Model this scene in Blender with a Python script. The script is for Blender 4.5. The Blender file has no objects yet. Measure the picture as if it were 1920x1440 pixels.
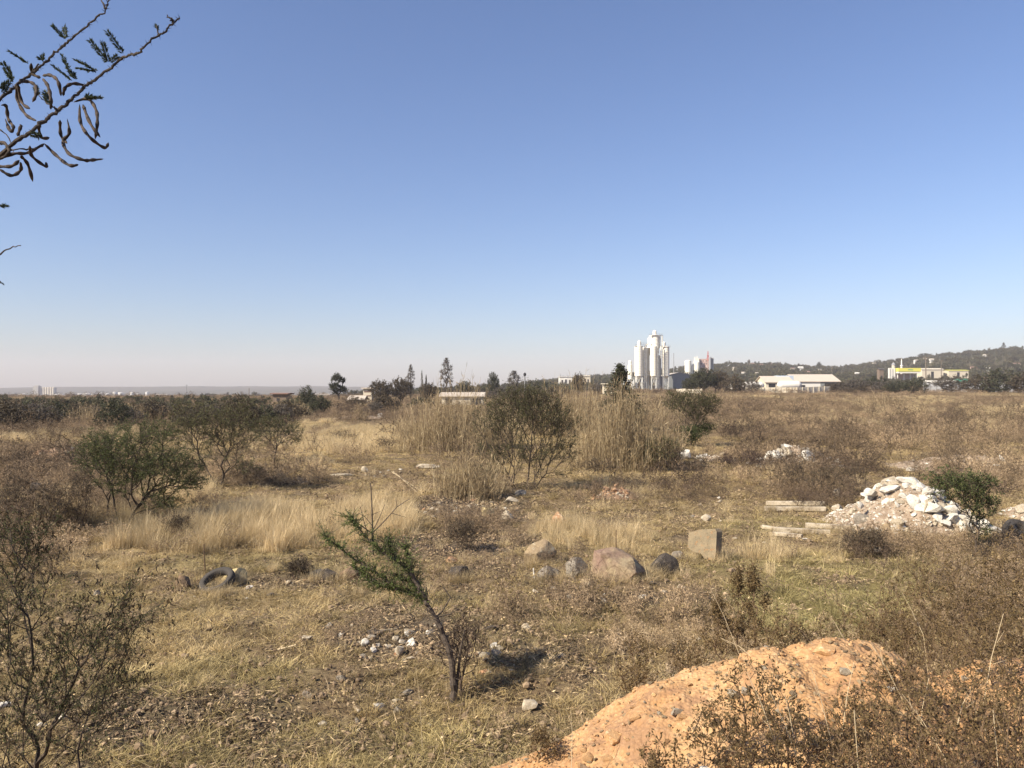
import bpy, bmesh, math, random
import numpy as np
from mathutils import Vector

# ------------------------------------------------------------------ camera, sky, sun, exposure
FPX, CX, HY, CAMZ = 1450.0, 960.0, 728.0, 3.7      # focal length, centre and horizon in photo pixels (1920x1440)
scene = bpy.context.scene
COL = scene.collection
cd = bpy.data.cameras.new("camera"); cam = bpy.data.objects.new("camera", cd); COL.objects.link(cam)
cd.sensor_width = 36; cd.lens = FPX * 36 / 1920; cd.clip_start = 0.05; cd.clip_end = 20000
cam.location = (0, 0, CAMZ)
cam.rotation_euler = (math.radians(90) + math.atan((HY - 720) / FPX), 0, 0)
scene.camera = cam
SUN_EL, SUN_BACK = math.radians(38), math.radians(32)
sdir = Vector((-math.cos(SUN_BACK) * math.cos(SUN_EL), -math.sin(SUN_BACK) * math.cos(SUN_EL), math.sin(SUN_EL)))
world = bpy.data.worlds.new("World"); scene.world = world; world.use_nodes = True
nt = world.node_tree; nt.nodes.clear()
sky = nt.nodes.new("ShaderNodeTexSky"); sky.sky_type = 'NISHITA'; sky.sun_disc = False
sky.sun_elevation = SUN_EL; sky.sun_rotation = math.atan2(sdir.x, sdir.y)
sky.altitude = 1300; sky.air_density = 1.3; sky.dust_density = 1.8; sky.ozone_density = 2.6
bgn = nt.nodes.new("ShaderNodeBackground"); bgn.inputs[1].default_value = 0.078
hs = nt.nodes.new("ShaderNodeHueSaturation"); hs.inputs['Saturation'].default_value = 1.04
mul = nt.nodes.new("ShaderNodeMix"); mul.data_type = 'RGBA'; mul.blend_type = 'MULTIPLY'; mul.inputs[0].default_value = 1
mul.inputs[7].default_value = (.86, 0.885, 1.06, 1)
outw = nt.nodes.new("ShaderNodeOutputWorld")
nt.links.new(sky.outputs[0], hs.inputs['Color']); nt.links.new(hs.outputs[0], mul.inputs[6])
nt.links.new(mul.outputs[2], bgn.inputs[0]); nt.links.new(bgn.outputs[0], outw.inputs[0])
sl = bpy.data.lights.new("sun", 'SUN'); sl.energy = 4.9; sl.angle = math.radians(0.53); sl.color = (1.0, 0.895, 0.72)
so = bpy.data.objects.new("sun", sl); COL.objects.link(so)
so.rotation_euler = sdir.to_track_quat('Z', 'Y').to_euler(); so.location = (-30, -10, 40)
vs = scene.view_settings; vs.view_transform = 'Standard'; vs.look = 'None'; vs.gamma = 1; vs.use_curve_mapping = False
vs.exposure = 0.86
scene.cycles.max_bounces = 6; scene.cycles.volume_bounces = 0; scene.cycles.transparent_max_bounces = 6
scene.cycles.diffuse_bounces = 2; scene.cycles.glossy_bounces = 2

R = np.random.default_rng(7)

# ------------------------------------------------------------------ noise and terrain
def _h(ix, iy, s):
    a = (ix.astype(np.int64) * 374761393 + iy.astype(np.int64) * 668265263 + s * 974634777) & 0xffffffff
    a = ((a ^ (a >> 13)) * 1274126177) & 0xffffffff
    return ((a ^ (a >> 16)) & 0xffff) / 32767.5 - 1.0
def vn(x, y, s=0):
    x = np.asarray(x, float); y = np.asarray(y, float)
    ix = np.floor(x); iy = np.floor(y); fx = x - ix; fy = y - iy
    fx = fx * fx * (3 - 2 * fx); fy = fy * fy * (3 - 2 * fy)
    a = _h(ix, iy, s); b = _h(ix + 1, iy, s); c = _h(ix, iy + 1, s); d = _h(ix + 1, iy + 1, s)
    return (a * (1 - fx) + b * fx) * (1 - fy) + (c * (1 - fx) + d * fx) * fy
def fbm(x, y, s=0, o=4):
    t = 0; a = 1; f = 1; n = 0
    for k in range(o):
        t = t + a * vn(x * f + 17.3 * k, y * f - 9.1 * k, s + k); n += a; a *= .5; f *= 2.03
    return t / n
def ss(a, b, x):
    t = np.clip((np.asarray(x, float) - a) / (b - a), 0, 1); return t * t * (3 - 2 * t)

RP = np.array([0, 300, 500, 640, 760, 860, 950, 1050, 1120, 1180, 1258, 1340, 1400, 1460, 1520, 1560, 1620, 1700, 1780, 1850, 1920, 2200], float)
RY = np.array([736, 736, 735, 731, 729, 725, 721, 716, 711, 707, 699, 690, 688, 690, 696, 697, 691, 681, 671, 664, 659, 642], float)
def T(x, y):
    x = np.asarray(x, float); y = np.asarray(y, float)
    yy = np.maximum(y, 20.0)
    u = np.clip(CX + FPX * x / yy, -400, 2300)
    near = 1 - ss(60, 300, np.hypot(x, y))
    z = 0.22 * fbm(x / 7, y / 7, 3, 3) + near * (0.07 * fbm(x / 1.1, y / 1.1, 5, 3) + 0.03 * fbm(x / .25, y / .25, 8, 2) + .075 * fbm(x / .55, y / .42, 13, 3))
    z = z + 2.3 * ss(80, 250, y) * ss(880, 1230, u)
    z = z - 20 * ss(250, 1900, y) * (1 - ss(560, 1000, u))
    ridge = (HY - np.interp(u, RP, RY)) / FPX * 1500 + 1.4
    z = z + np.where(ridge > 0, ridge, ridge * .3) * ss(380, 1500, y) * ss(560, 1000, u)
    z = z + 34 * ss(3200, 4600, y) * (1 - ss(560, 1000, u)) + 6 * fbm(x / 300, y / 300, 11, 2) * ss(900, 2000, np.hypot(x, y))
    bank = 2.05 * (1 - ss(1.0, 5.6, y - .35 * np.clip(x, -8, 0) * 0))
    return z + bank
HCX = np.array([-3.0, -1.6, -.9, -.12, .35, .93, 1.31, 1.62, 1.85, 2.0, 2.28, 2.63, 2.9, 3.2, 3.63, 4.3, 5.5, 7.0])
HCZ = np.array([-.2, .25, .55, .95, 1.16, 1.53, 1.665, 1.74, 1.82, 1.80, 1.89, 1.82, 1.66, 1.62, 1.76, 1.7, 1.3, .2])
def M(x, y):
    hc = np.interp(x, HCX, HCZ); t = y - 5.55
    s = np.where(t < 0, 0.23 * -t, 0.62 * t); s = np.sqrt(s * s + .0016) - .04
    side = fbm(x / .9, y / .9, 21, 3) * .07 * ss(0, .5, np.abs(t)) 
    return hc - s + side + .055 * fbm(x / .26, y / .26, 23, 3) + .022 * np.abs(fbm(x / .07, y / .07, 25, 2)) + .03 * np.abs(vn(x / .16 + y / .5, y / .35, 29))
def H(x, y):
    x = np.asarray(x, float); y = np.asarray(y, float)
    t = T(x, y); inm = (x > -2.9) & (x < 6.9) & (y > 1.6) & (y < 10)
    return np.where(inm, np.maximum(t, M(x, y)), t)
def ray(px, py): return (px - CX) / FPX, (HY - py) / FPX
def ground(px, py, start=6.0):
    rx, rz = ray(px, py); d = start
    while d < 4000:
        if CAMZ + rz * d <= float(H(rx * d, d)): break
        d *= 1.004
    return np.array([rx * d, d, float(H(rx * d, d))])
def at(px, py, d):
    rx, rz = ray(px, py); return np.array([rx * d, d, CAMZ + rz * d])
def gx(px, d): return (px - CX) / FPX * d
def m_(px, d): return px * d / FPX
def onground(px, d):
    x = gx(px, d); return np.array([x, d, float(H(x, d))])

# ------------------------------------------------------------------ materials
def newmat(name):
    m = bpy.data.materials.new(name); m.use_nodes = True; n = m.node_tree
    for x in list(n.nodes):
        if x.type not in ('BSDF_PRINCIPLED', 'OUTPUT_MATERIAL'): n.nodes.remove(x)
    b = next(x for x in n.nodes if x.type == 'BSDF_PRINCIPLED'); b.inputs['Specular IOR Level'].default_value = .25
    return m, n, b
def c4(c): return (c[0], c[1], c[2], 1)
def S(r, g, b):
    f = lambda v: ((v / 255 + .055) / 1.055) ** 2.4 if v > 10 else v / 255 / 12.92
    return (f(r), f(g), f(b))
def mixc(n, fac, a, b, blend='MIX'):
    x = n.nodes.new("ShaderNodeMix"); x.data_type = 'RGBA'; x.blend_type = blend
    for i, v in ((0, fac), (6, a), (7, b)):
        if hasattr(v, 'links'): n.links.new(v, x.inputs[i])
        else: x.inputs[i].default_value = v if i == 0 else c4(v)
    return x.outputs[2]
def noise(n, scale, detail=4, co=None, rough=.6):
    t = n.nodes.new("ShaderNodeTexNoise"); t.inputs['Scale'].default_value = scale; t.inputs['Detail'].default_value = detail
    t.inputs['Roughness'].default_value = rough
    if co is not None: n.links.new(co, t.inputs['Vector'])
    return t.outputs[0]
def ramp(n, fac, a, b):
    r = n.nodes.new("ShaderNodeMapRange"); r.inputs[1].default_value = a; r.inputs[2].default_value = b
    n.links.new(fac, r.inputs[0]); return r.outputs[0]
def coord(n, k='Object'):
    return n.nodes.new("ShaderNodeTexCoord").outputs[k]
def bump(n, b, h, dist, strength=1):
    u = n.nodes.new("ShaderNodeBump"); u.inputs['Distance'].default_value = dist; u.inputs['Strength'].default_value = strength
    n.links.new(h, u.inputs['Height']); n.links.new(u.outputs[0], b.inputs['Normal'])
def rockmat(name, c1, c2, c3=None, s=3, bd=.02, rough=.9):
    m, n, b = newmat(name); co = coord(n)
    f = ramp(n, noise(n, s, 5, co), .4, .6); col = mixc(n, f, c1, c2)
    if c3: col = mixc(n, ramp(n, noise(n, s * 2.3, 4, co), .55, .66), col, c3)
    g = noise(n, s * 12, 5, co, .7); col = mixc(n, .6, col, mixc(n, ramp(n, g, .3, .65), (.40, .38, .36), (1, 1, 1)), 'MULTIPLY'); w_ = n.nodes.new("ShaderNodeTexVoronoi"); w_.feature = 'DISTANCE_TO_EDGE'; w_.inputs['Scale'].default_value = s * 1.1
    wn = n.nodes.new("ShaderNodeMix"); wn.data_type = 'VECTOR'; wn.inputs[0].default_value = .35; tn_ = n.nodes.new("ShaderNodeTexNoise"); tn_.inputs['Scale'].default_value = s * 2; n.links.new(co, tn_.inputs['Vector']); n.links.new(co, wn.inputs[4]); n.links.new(tn_.outputs['Color'], wn.inputs[5]); n.links.new(wn.outputs[1], w_.inputs['Vector'])
    col = mixc(n, .55, col, mixc(n, ramp(n, w_.outputs['Distance'], .0, .03), (.35, .3, .26), (1, 1, 1)), 'MULTIPLY')
    n.links.new(col, b.inputs['Base Color']); b.inputs['Roughness'].default_value = rough
    bump(n, b, noise(n, s * 5, 8, co, .7), bd); return m
def leafmat(name, cols, trans=.25, tone=False, rough=.75):
    """cols: dark .. light, chosen per leaf by the 'tint' attribute"""
    m, n, b = newmat(name)
    a = n.nodes.new("ShaderNodeAttribute"); a.attribute_name = 'tint'
    r = n.nodes.new("ShaderNodeValToRGB"); e = r.color_ramp.elements
    while len(e) < len(cols): e.new(.5)
    for i, c in enumerate(cols): e[i].position = i / (len(cols) - 1); e[i].color = c4(c)
    n.links.new(a.outputs['Fac'], r.inputs[0]); col = r.outputs[0]
    if tone:
        t = n.nodes.new("ShaderNodeAttribute"); t.attribute_type = 'INSTANCER'; t.attribute_name = 'tone'
        col = mixc(n, 1.0, col, t.outputs['Color'], 'MULTIPLY')
    n.links.new(col, b.inputs['Base Color']); b.inputs['Roughness'].default_value = rough
    if trans:
        tr = n.nodes.new("ShaderNodeBsdfTranslucent"); n.links.new(col, tr.inputs[0])
        ms = n.nodes.new("ShaderNodeMixShader"); ms.inputs[0].default_value = trans
        o = next(x for x in n.nodes if x.type == 'OUTPUT_MATERIAL')
        n.links.new(b.outputs[0], ms.inputs[1]); n.links.new(tr.outputs[0], ms.inputs[2]); n.links.new(ms.outputs[0], o.inputs[0])
    return m
def plain(name, c, rough=.6, dirt=.25, s=1.5, metal=0):
    m, n, b = newmat(name); co = coord(n)
    f = ramp(n, noise(n, s, 6, co, .65), .35, .75)
    n.links.new(mixc(n, f, c, tuple(v * (1 - dirt) for v in c)), b.inputs['Base Color'])
    b.inputs['Roughness'].default_value = rough; b.inputs['Metallic'].default_value = metal; return m

MT = {}
MT['bark'] = rockmat('bark', (.10, .075, .055), (.065, .05, .04), s=14, bd=.004)
MT['twig'] = rockmat('twig', (.13, .09, .065), (.08, .06, .045), s=14, bd=.002)
MT['bark_near'] = rockmat('bark_near', (.14, .11, .085), (.075, .06, .05), s=40, bd=.002)
MT['pod'] = rockmat('pod', (.11, .08, .06), (.045, .035, .03), s=60, bd=.002); MT['bark_dark'] = rockmat('overhanging_bark', (.10, .08, .065), (.05, .04, .035), s=40, bd=.002)
MT['acacia'] = leafmat('acacia_leaf', [(.04, .052, .02), (.085, .10, .035), (.15, .155, .06)])
MT['acacia_brown'] = leafmat('acacia_leaf_browned', [(.05, .05, .025), (.10, .098, .042), (.17, .16, .07)])
MT['sapling'] = leafmat('sapling_leaf', [(.06, .085, .025), (.13, .17, .05), (.24, .27, .09)])
MT['dark_leaf'] = leafmat('dark_evergreen_leaf', [(.03, .034, .02), (.058, .062, .034), (.095, .095, .05)])
MT['grey_leaf'] = leafmat('grey_twiggy_crown', [(.07, .06, .05), (.12, .10, .08), (.17, .15, .12)])
MT['brown_leaf'] = leafmat('brown_bush_leaf', [(.05, .04, .027), (.09, .07, .045), (.14, .11, .07)])
MT['weed_leaf'] = leafmat('dry_weed_leaf', [(.08, .055, .025), (.16, .11, .05), (.31, .22, .105)], .3)
MT['weed_stem'] = rockmat('weed_stem', (.22, .15, .09), (.12, .08, .05), s=20, bd=.001)
MT['pale_stem'] = plain('pale_dry_stalk', (.55, .44, .28), .8)
MT['reed'] = leafmat('dry_reed', [(.15, .105, .06), (.34, .255, .145), (.70, .57, .36)], .2)
MT['pinnae'] = leafmat('near_acacia_leaf', [(.035, .045, .03), (.07, .085, .05), (.12, .14, .08)], .3)
MT['curl'] = leafmat('hanging_dry_leaf', [(.04, .03, .018), (.08, .055, .03), (.13, .09, .05)], .2)

MT['turf'] = leafmat('turf_blade', [(.20, .15, .075), (.43, .34, .18), (.76, .63, .37)], .25, True)
reeds_extra = [(970, 775, 120, 44, 260, 88), (1240, 770, 110, 36, 200, 92), (760, 800, 60, 30, 120, 62)]
MT['tall'] = leafmat('tall_grass_blade', [(.36, .28, .155), (.60, .49, .30), (.88, .76, .50)], .3, True)
MT['twiggy'] = leafmat('brown_weed_twig', [(.14, .105, .07), (.28, .215, .145), (.50, .39, .26)], .15, True)
MT['wood'] = leafmat('woodland_leaf', [(.04, .045, .028), (.075, .075, .045), (.13, .115, .075)], .15, True)

# ------------------------------------------------------------------ mesh helpers
def mesh(name, V, Fs, mat=None, tint=None, smooth=False):
    """V (n,3); Fs list of index arrays (m,k)"""
    Fs = [np.asarray(f, dtype=np.int32) for f in Fs if len(f)]
    me = bpy.data.meshes.new(name); V = np.ascontiguousarray(V, dtype=np.float32)
    me.vertices.add(len(V)); me.vertices.foreach_set('co', V.ravel())
    loops = np.concatenate([f.ravel() for f in Fs]); cnt = np.concatenate([np.full(len(f), f.shape[1], np.int32) for f in Fs])
    me.loops.add(len(loops)); me.loops.foreach_set('vertex_index', loops)
    me.polygons.add(len(cnt)); st = np.zeros(len(cnt), np.int32); st[1:] = np.cumsum(cnt)[:-1]
    me.polygons.foreach_set('loop_start', st); me.polygons.foreach_set('loop_total', cnt)
    me.polygons.foreach_set('use_smooth', np.full(len(cnt), smooth))
    if tint is not None:
        a = me.attributes.new('tint', 'FLOAT', 'FACE'); a.data.foreach_set('value', np.asarray(tint, np.float32))
    me.update(calc_edges=True)
    if mat is not None: me.materials.append(mat)
    return me
class B:
    """collects shapes into one mesh"""
    def __init__(s): s.V = []; s.F = {3: [], 4: []}; s.n = 0; s.big = []
    def add(s, V, F):
        V = np.asarray(V, float)
        for f in (F if isinstance(F, list) and len(F) and isinstance(F[0], np.ndarray) and F[0].ndim == 2 else [np.asarray(F)]):
            if len(f): 
                if f.shape[1] in (3, 4): s.F[f.shape[1]].append(f + s.n)
                else: s.big.append(f + s.n)
        s.V.append(V); s.n += len(V); return s
    def box(s, c, d, rz=0, ry=0, rx=0, taper=1):
        h = np.array(d) / 2
        v = np.array([[x, y, z] for z in (-1, 1) for y in (-1, 1) for x in (-1, 1)], float)
        v[4:, :2] *= taper; v = v * h
        for a, (i, j) in ((rx, (1, 2)), (ry, (2, 0)), (rz, (0, 1))):
            if a:
                ca, sa = math.cos(a), math.sin(a); p = v[:, i].copy(); q = v[:, j].copy(); v[:, i] = ca * p - sa * q; v[:, j] = sa * p + ca * q
        return s.add(v + np.array(c), np.array([[0, 2, 3, 1], [4, 5, 7, 6], [0, 1, 5, 4], [2, 6, 7, 3], [0, 4, 6, 2], [1, 3, 7, 5]]))
    def lathe(s, c, prof, n=20, cap=True):
        """prof: (radius, z) list, bottom to top"""
        a = np.linspace(0, 2 * np.pi, n, endpoint=False); V = []
        for r, z in prof: V.append(np.stack([c[0] + r * np.cos(a), c[1] + r * np.sin(a), np.full(n, c[2] + z)], 1))
        F = []
        for k in range(len(prof) - 1):
            i = np.arange(n); j = (i + 1) % n; F.append(np.stack([k * n + i, k * n + j, (k + 1) * n + j, (k + 1) * n + i], 1))
        s.add(np.concatenate(V), F)
        if cap:
            for k in (0, len(prof) - 1):
                s.add(np.concatenate([V[k], [V[k].mean(0)]]), np.array([[i, (i + 1) % n, n] for i in range(n)]))
        return s
    def seg(s, p, q, r0, r1=None, sides=5):
        V, F = frusta(np.array([p], float), np.array([q], float), np.array([r0]), np.array([r1 if r1 is not None else r0]), sides)
        return s.add(V, F)
    def tube(s, P, Rr, sides=6):
        P = np.asarray(P, float); n = len(P); Rr = np.broadcast_to(np.asarray(Rr, float), (n,))
        t = np.gradient(P, axis=0); t /= np.linalg.norm(t, axis=1)[:, None] + 1e-9
        u = np.cross(t[0], [0.3, .2, .9]); u /= np.linalg.norm(u); V = []
        a = np.linspace(0, 2 * np.pi, sides, endpoint=False)
        for k in range(n):
            u = u - t[k] * (u @ t[k]); u /= np.linalg.norm(u) + 1e-9; w = np.cross(t[k], u)
            V.append(P[k] + Rr[k] * (np.cos(a)[:, None] * u + np.sin(a)[:, None] * w))
        V.append(P[:1]); V.append(P[-1:]); F = []; i = np.arange(sides); j = (i + 1) % sides
        for k in range(n - 1): F.append(np.stack([k * sides + i, k * sides + j, (k + 1) * sides + j, (k + 1) * sides + i], 1))
        e = n * sides
        F.append(np.stack([j, i, np.full(sides, e)], 1)); F.append(np.stack([(n - 1) * sides + i, (n - 1) * sides + j, np.full(sides, e + 1)], 1))
        return s.add(np.concatenate(V), F)
    def mesh(s, name, mat, smooth=False, tint=None, origin=None):
        V = np.concatenate(s.V)
        if origin is not None: V = V - np.asarray(origin)
        fs = [np.concatenate(s.F[k]) for k in (3, 4) if s.F[k]] + s.big
        return mesh(name, V, fs, mat, tint, smooth)
def frusta(P0, P1, R0, R1, sides=4):
    D = P1 - P0; L = np.linalg.norm(D, axis=1)[:, None] + 1e-9; D = D / L
    ref = np.where(np.abs(D[:, 2:3]) > .9, np.array([[1., 0, 0]]), np.array([[0., 0, 1]]))
    U = np.cross(D, ref); U /= np.linalg.norm(U, axis=1)[:, None] + 1e-9; W = np.cross(D, U)
    a = np.linspace(0, 2 * np.pi, sides, endpoint=False); c = np.cos(a)[None, :, None]; sn = np.sin(a)[None, :, None]
    ring = c * U[:, None] + sn * W[:, None]; n = len(P0)
    V = np.concatenate([P0[:, None] + ring * R0[:, None, None], P1[:, None] + ring * R1[:, None, None]], 1).reshape(-1, 3)
    i = np.arange(sides); j = (i + 1) % sides
    f = np.stack([i, j, sides + j, sides + i], 1)
    F = (np.arange(n)[:, None, None] * 2 * sides + f[None]).reshape(-1, 4)
    return V, F
def unit(v): return v / (np.linalg.norm(v, axis=-1, keepdims=True) + 1e-9)
def leaves(C, D, L, W, rng, fold=0.0):
    n = len(C); D = unit(D); side = unit(np.cross(D, rng.normal(size=(n, 3)))); up = np.cross(side, D)
    L = np.broadcast_to(L, (n,))[:, None]; W = np.broadcast_to(W, (n,))[:, None]
    V = np.stack([C, C + D * L * .5 + side * W * .5 + up * L * fold, C + D * L, C + D * L * .5 - side * W * .5 + up * L * fold], 1).reshape(-1, 3)
    return V, np.arange(n * 4).reshape(n, 4)

def link(name, me, parent=None, loc=(0, 0, 0)):
    o = bpy.data.objects.new(name, me); COL.objects.link(o); o.location = loc
    if parent is not None: o.parent = parent
    return o
def tag(o, label=None, cat=None, group=None, kind=None):
    if label: o['label'] = label
    if cat: o['category'] = cat
    if group: o['group'] = group
    if kind: o['kind'] = kind
    return o
def thing(name, label, cat, loc, group=None):
    o = bpy.data.objects.new(name, None); COL.objects.link(o); o.location = tuple(float(v) for v in loc); o.empty_display_size = .3
    return tag(o, label, cat, group, 'thing')
def part(name, b, mat, parent, smooth=False, tint=None):
    return link(name, b.mesh(name, mat, smooth, tint, origin=np.array(parent.location)), parent)
def copy_tree(o, parent=None):
    c = o.copy(); COL.objects.link(c); c.parent = parent
    for ch in list(o.children): copy_tree(ch, c)
    return c

# ------------------------------------------------------------------ growing branches
def grow(rng, roots, targets, bf=.5, seg=.2, wob=.12, r_tip=.004, r_base=.05, power=.5):
    P = [np.mean(np.array(roots, float), 0) - [0, 0, .25]] + [np.array(r, float) for r in roots]; par = [-1] + [0] * len(roots); pl = [3.0] + [0.0] * len(roots)
    Tg = np.array(targets, float); n = len(Tg); best = np.full(n, 1e9); bi = np.zeros(n, int); alive = np.ones(n, bool)
    def upd(idx):
        A = np.array([P[i] for i in idx]); L = np.array([pl[i] for i in idx])
        D = np.linalg.norm(Tg[:, None] - A[None], axis=2); C = D + bf * (L[None] + D)
        k = C.argmin(1); c = C[np.arange(n), k]; m = c < best
        best[m] = c[m]; bi[m] = np.array(idx)[k[m]]
    upd(list(range(len(P))))
    for _ in range(n):
        t = int(np.where(alive, best, 1e9).argmin()); alive[t] = False; a = bi[t]
        A = P[a]; Bp = Tg[t]; L = np.linalg.norm(Bp - A); k = max(1, int(round(L / seg))); new = []; prev = a
        w = rng.normal(size=3) * wob * L; 
        for j in range(1, k + 1):
            s = j / k; p = A * (1 - s) + Bp * s + w * math.sin(math.pi * s) + (rng.normal(size=3) * wob * seg * .35 if j < k else 0)
            P.append(p); par.append(prev); pl.append(pl[prev] + np.linalg.norm(p - P[prev])); prev = len(P) - 1; new.append(prev)
        upd(new)
    P = np.array(P); par = np.array(par); cnt = np.zeros(len(P)); haschild = np.zeros(len(P), bool)
    haschild[par[par >= 0]] = True; cnt[~haschild] = 1
    for i in range(len(P) - 1, -1, -1):
        if par[i] >= 0: cnt[par[i]] += cnt[i]
    r = r_tip + (r_base - r_tip) * (cnt / cnt.max()) ** power
    e = par >= 0
    return dict(P=P, par=par, cnt=cnt, r=r, e=e)
def wood(b, g, sides=4, minr=0):
    e = g['e'] & (g['r'] >= minr); V, F = frusta(g['P'][g['par'][e]], g['P'][e], np.minimum(g['r'][g['par'][e]], g['r'][e] * 1.6), g['r'][e], sides); b.add(V, F)
def foliage(g, rng, n, L, W, spread, maxcnt=6, fold=0., along=.5, drop=0.):
    idx = np.where((g['cnt'] <= maxcnt) & g['e'])[0]; k = rng.choice(idx, n)
    s = rng.random(n)[:, None]; C = g['P'][g['par'][k]] * (1 - s) + g['P'][k] * s + rng.normal(size=(n, 3)) * spread
    D = unit(g['P'][k] - g['P'][g['par'][k]]) * along + unit(rng.normal(size=(n, 3))) * (1 - along); D[:, 2] -= drop
    return leaves(C, D, L * rng.uniform(.6, 1.3, n), W * rng.uniform(.7, 1.3, n), rng, fold)
def twigs(g, rng, k, L, r, maxcnt=4, up=.15, spread=.7):
    idx = np.where((g['cnt'] <= maxcnt) & g['e'])[0]; idx = np.repeat(idx, k); n = len(idx); D = unit(g['P'][idx] - g['P'][g['par'][idx]]); D = unit(D + unit(rng.normal(size=(n, 3))) * spread + np.array([0, 0, up])); l = (L * rng.uniform(.5, 1.4, n))[:, None]
    P0 = g['P'][idx]; Pm = P0 + D * l * .55; P1 = Pm + unit(D + rng.normal(0, .25, (n, 3))) * l * .45; V, F = frusta(P0, Pm, np.full(n, r), np.full(n, r * .8), 3); V2, F2 = frusta(Pm, P1, np.full(n, r * .8), np.full(n, r * .4), 3)
    return np.concatenate([V, V2]), np.concatenate([F, F2 + len(V)]), P0, Pm, P1
def ball(rng, n, shell=.5):
    v = unit(rng.normal(size=(n, 3))); return v * (rng.random(n) ** shell)[:, None]
def crown_px(rng, ells, d, n, deep=1.0):
    """targets filling ellipses read off the photo, at distance d, as deep as they are wide"""
    w = np.array([e[4] if len(e) > 4 else e[2] * e[3] for e in ells], float); w /= w.sum(); k = rng.choice(len(ells), n, p=w); v = ball(rng, n, .45)
    out = []
    for i, q in zip(k, v):
        cx, cy, rx, ry = ells[i][:4]; dd = d + q[1] * rx / FPX * d * deep * .9
        out.append(at(cx + q[0] * rx, cy - q[2] * ry, dd) * 1.0)
    return np.array(out)
def tree_at(name, label, cat, base, targets, rng, leafm, barkm='bark', roots=None, bf=.5, seg=.2, wob=.1, r_base=.05, r_tip=.004,
            nl=5000, L=.07, W=.02, spread=.04, maxcnt=5, group=None, sides=4, drop=0., along=.5, tbias=0., crown='crown', power=.6, tw=3, tl=.3):
    t = thing(name, label, cat, base, group)
    g = grow(rng, roots if roots is not None else [base], targets, bf, seg, wob, r_tip, r_base, power)
    b = B(); wood(b, g, sides); V, F, P0, Pm, P1 = twigs(g, rng, tw, tl, r_tip * .8, maxcnt); b.add(V, F); part('trunk', b, MT[barkm], t)
    if nl:
        k = rng.integers(0, len(P0), nl); q = rng.random(nl)[:, None]; C = np.where(q < .5, P0[k] + (Pm[k] - P0[k]) * q * 2, Pm[k] + (P1[k] - Pm[k]) * (q - .5) * 2) + rng.normal(0, spread * .5, (nl, 3))
        V, F = leaves(C, unit(P1[k] - P0[k]) * along + unit(rng.normal(size=(nl, 3))) * (1 - along), L * rng.uniform(.6, 1.3, nl), W * rng.uniform(.7, 1.3, nl), rng); b = B(); b.add(V, F)
        part(crown, b, MT[leafm], t, tint=np.clip(rng.beta(2, 2.2, nl) + tbias, 0, 1))
    return t

# ------------------------------------------------------------------ ground sheet
def ground_sheet():
    r = [0.0, .3]
    while r[-1] < 45: r.append(r[-1] * 1.011 + .004)
    while r[-1] < 5000: r.append(r[-1] * 1.028)
    r = np.array(r)
    th = np.concatenate([np.linspace(-48, 48, 760), np.linspace(48, 312, 100)[1:-1]]) * np.pi / 180
    n = len(th); rr, tt = np.meshgrid(r, th, indexing='ij'); x = rr * np.sin(tt); y = rr * np.cos(tt)
    z = T(x, y); V = np.stack([x, y, z], -1).reshape(-1, 3)
    i = np.arange(len(r) - 1)[:, None]; j = np.arange(n)[None]; jn = (j + 1) % n
    F = np.stack([i * n + j, (i + 1) * n + j, (i + 1) * n + jn, i * n + jn], -1).reshape(-1, 4)[:, ::-1]
    me = mesh('ground', V, [F], None, smooth=True)
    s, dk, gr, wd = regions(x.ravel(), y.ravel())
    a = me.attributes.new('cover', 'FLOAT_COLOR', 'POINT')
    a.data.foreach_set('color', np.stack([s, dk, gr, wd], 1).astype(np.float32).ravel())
    m, nn, b = newmat('field_soil'); co = coord(nn)
    at_ = nn.nodes.new("ShaderNodeAttribute"); at_.attribute_name = 'cover'
    sp = nn.nodes.new("ShaderNodeSeparateColor"); nn.links.new(at_.outputs['Color'], sp.inputs[0])
    n1 = noise(nn, .9, 8, co, .7); n2 = noise(nn, 9, 8, co, .75); n3 = noise(nn, 60, 6, co, .8)
    col = mixc(nn, ramp(nn, n1, .35, .65), (.23, .17, .105), (.34, .265, .165))
    col = mixc(nn, ramp(nn, n2, .42, .62), col, (.13, .095, .065))
    col = mixc(nn, sp.outputs[0], col, (.46, .37, .20))
    col = mixc(nn, sp.outputs[2], col, (.23, .20, .085))
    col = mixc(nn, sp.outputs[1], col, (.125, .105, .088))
    col = mixc(nn, at_.outputs['Alpha'], col, (.16, .115, .07))
    ln = nn.nodes.new("ShaderNodeVectorMath"); ln.operation = 'LENGTH'; nn.links.new(co, ln.inputs[0])
    col = mixc(nn, ramp(nn, ln.outputs['Value'], 500, 1300), col, mixc(nn, ramp(nn, noise(nn, .012, 5, co), .4, .6), (.055, .065, .045), (.10, .095, .06)))
    col = mixc(nn, .8, col, mixc(nn, ramp(nn, n3, .35, .65), (.45, .42, .4), (1.25, 1.22, 1.15)), 'MULTIPLY')
    nn.links.new(col, b.inputs['Base Color']); b.inputs['Roughness'].default_value = 1; b.inputs['Specular IOR Level'].default_value = 0
    bump(nn, b, n3, .02)
    me.materials.append(m)
    tag(link('ground', me), kind='structure')

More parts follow.
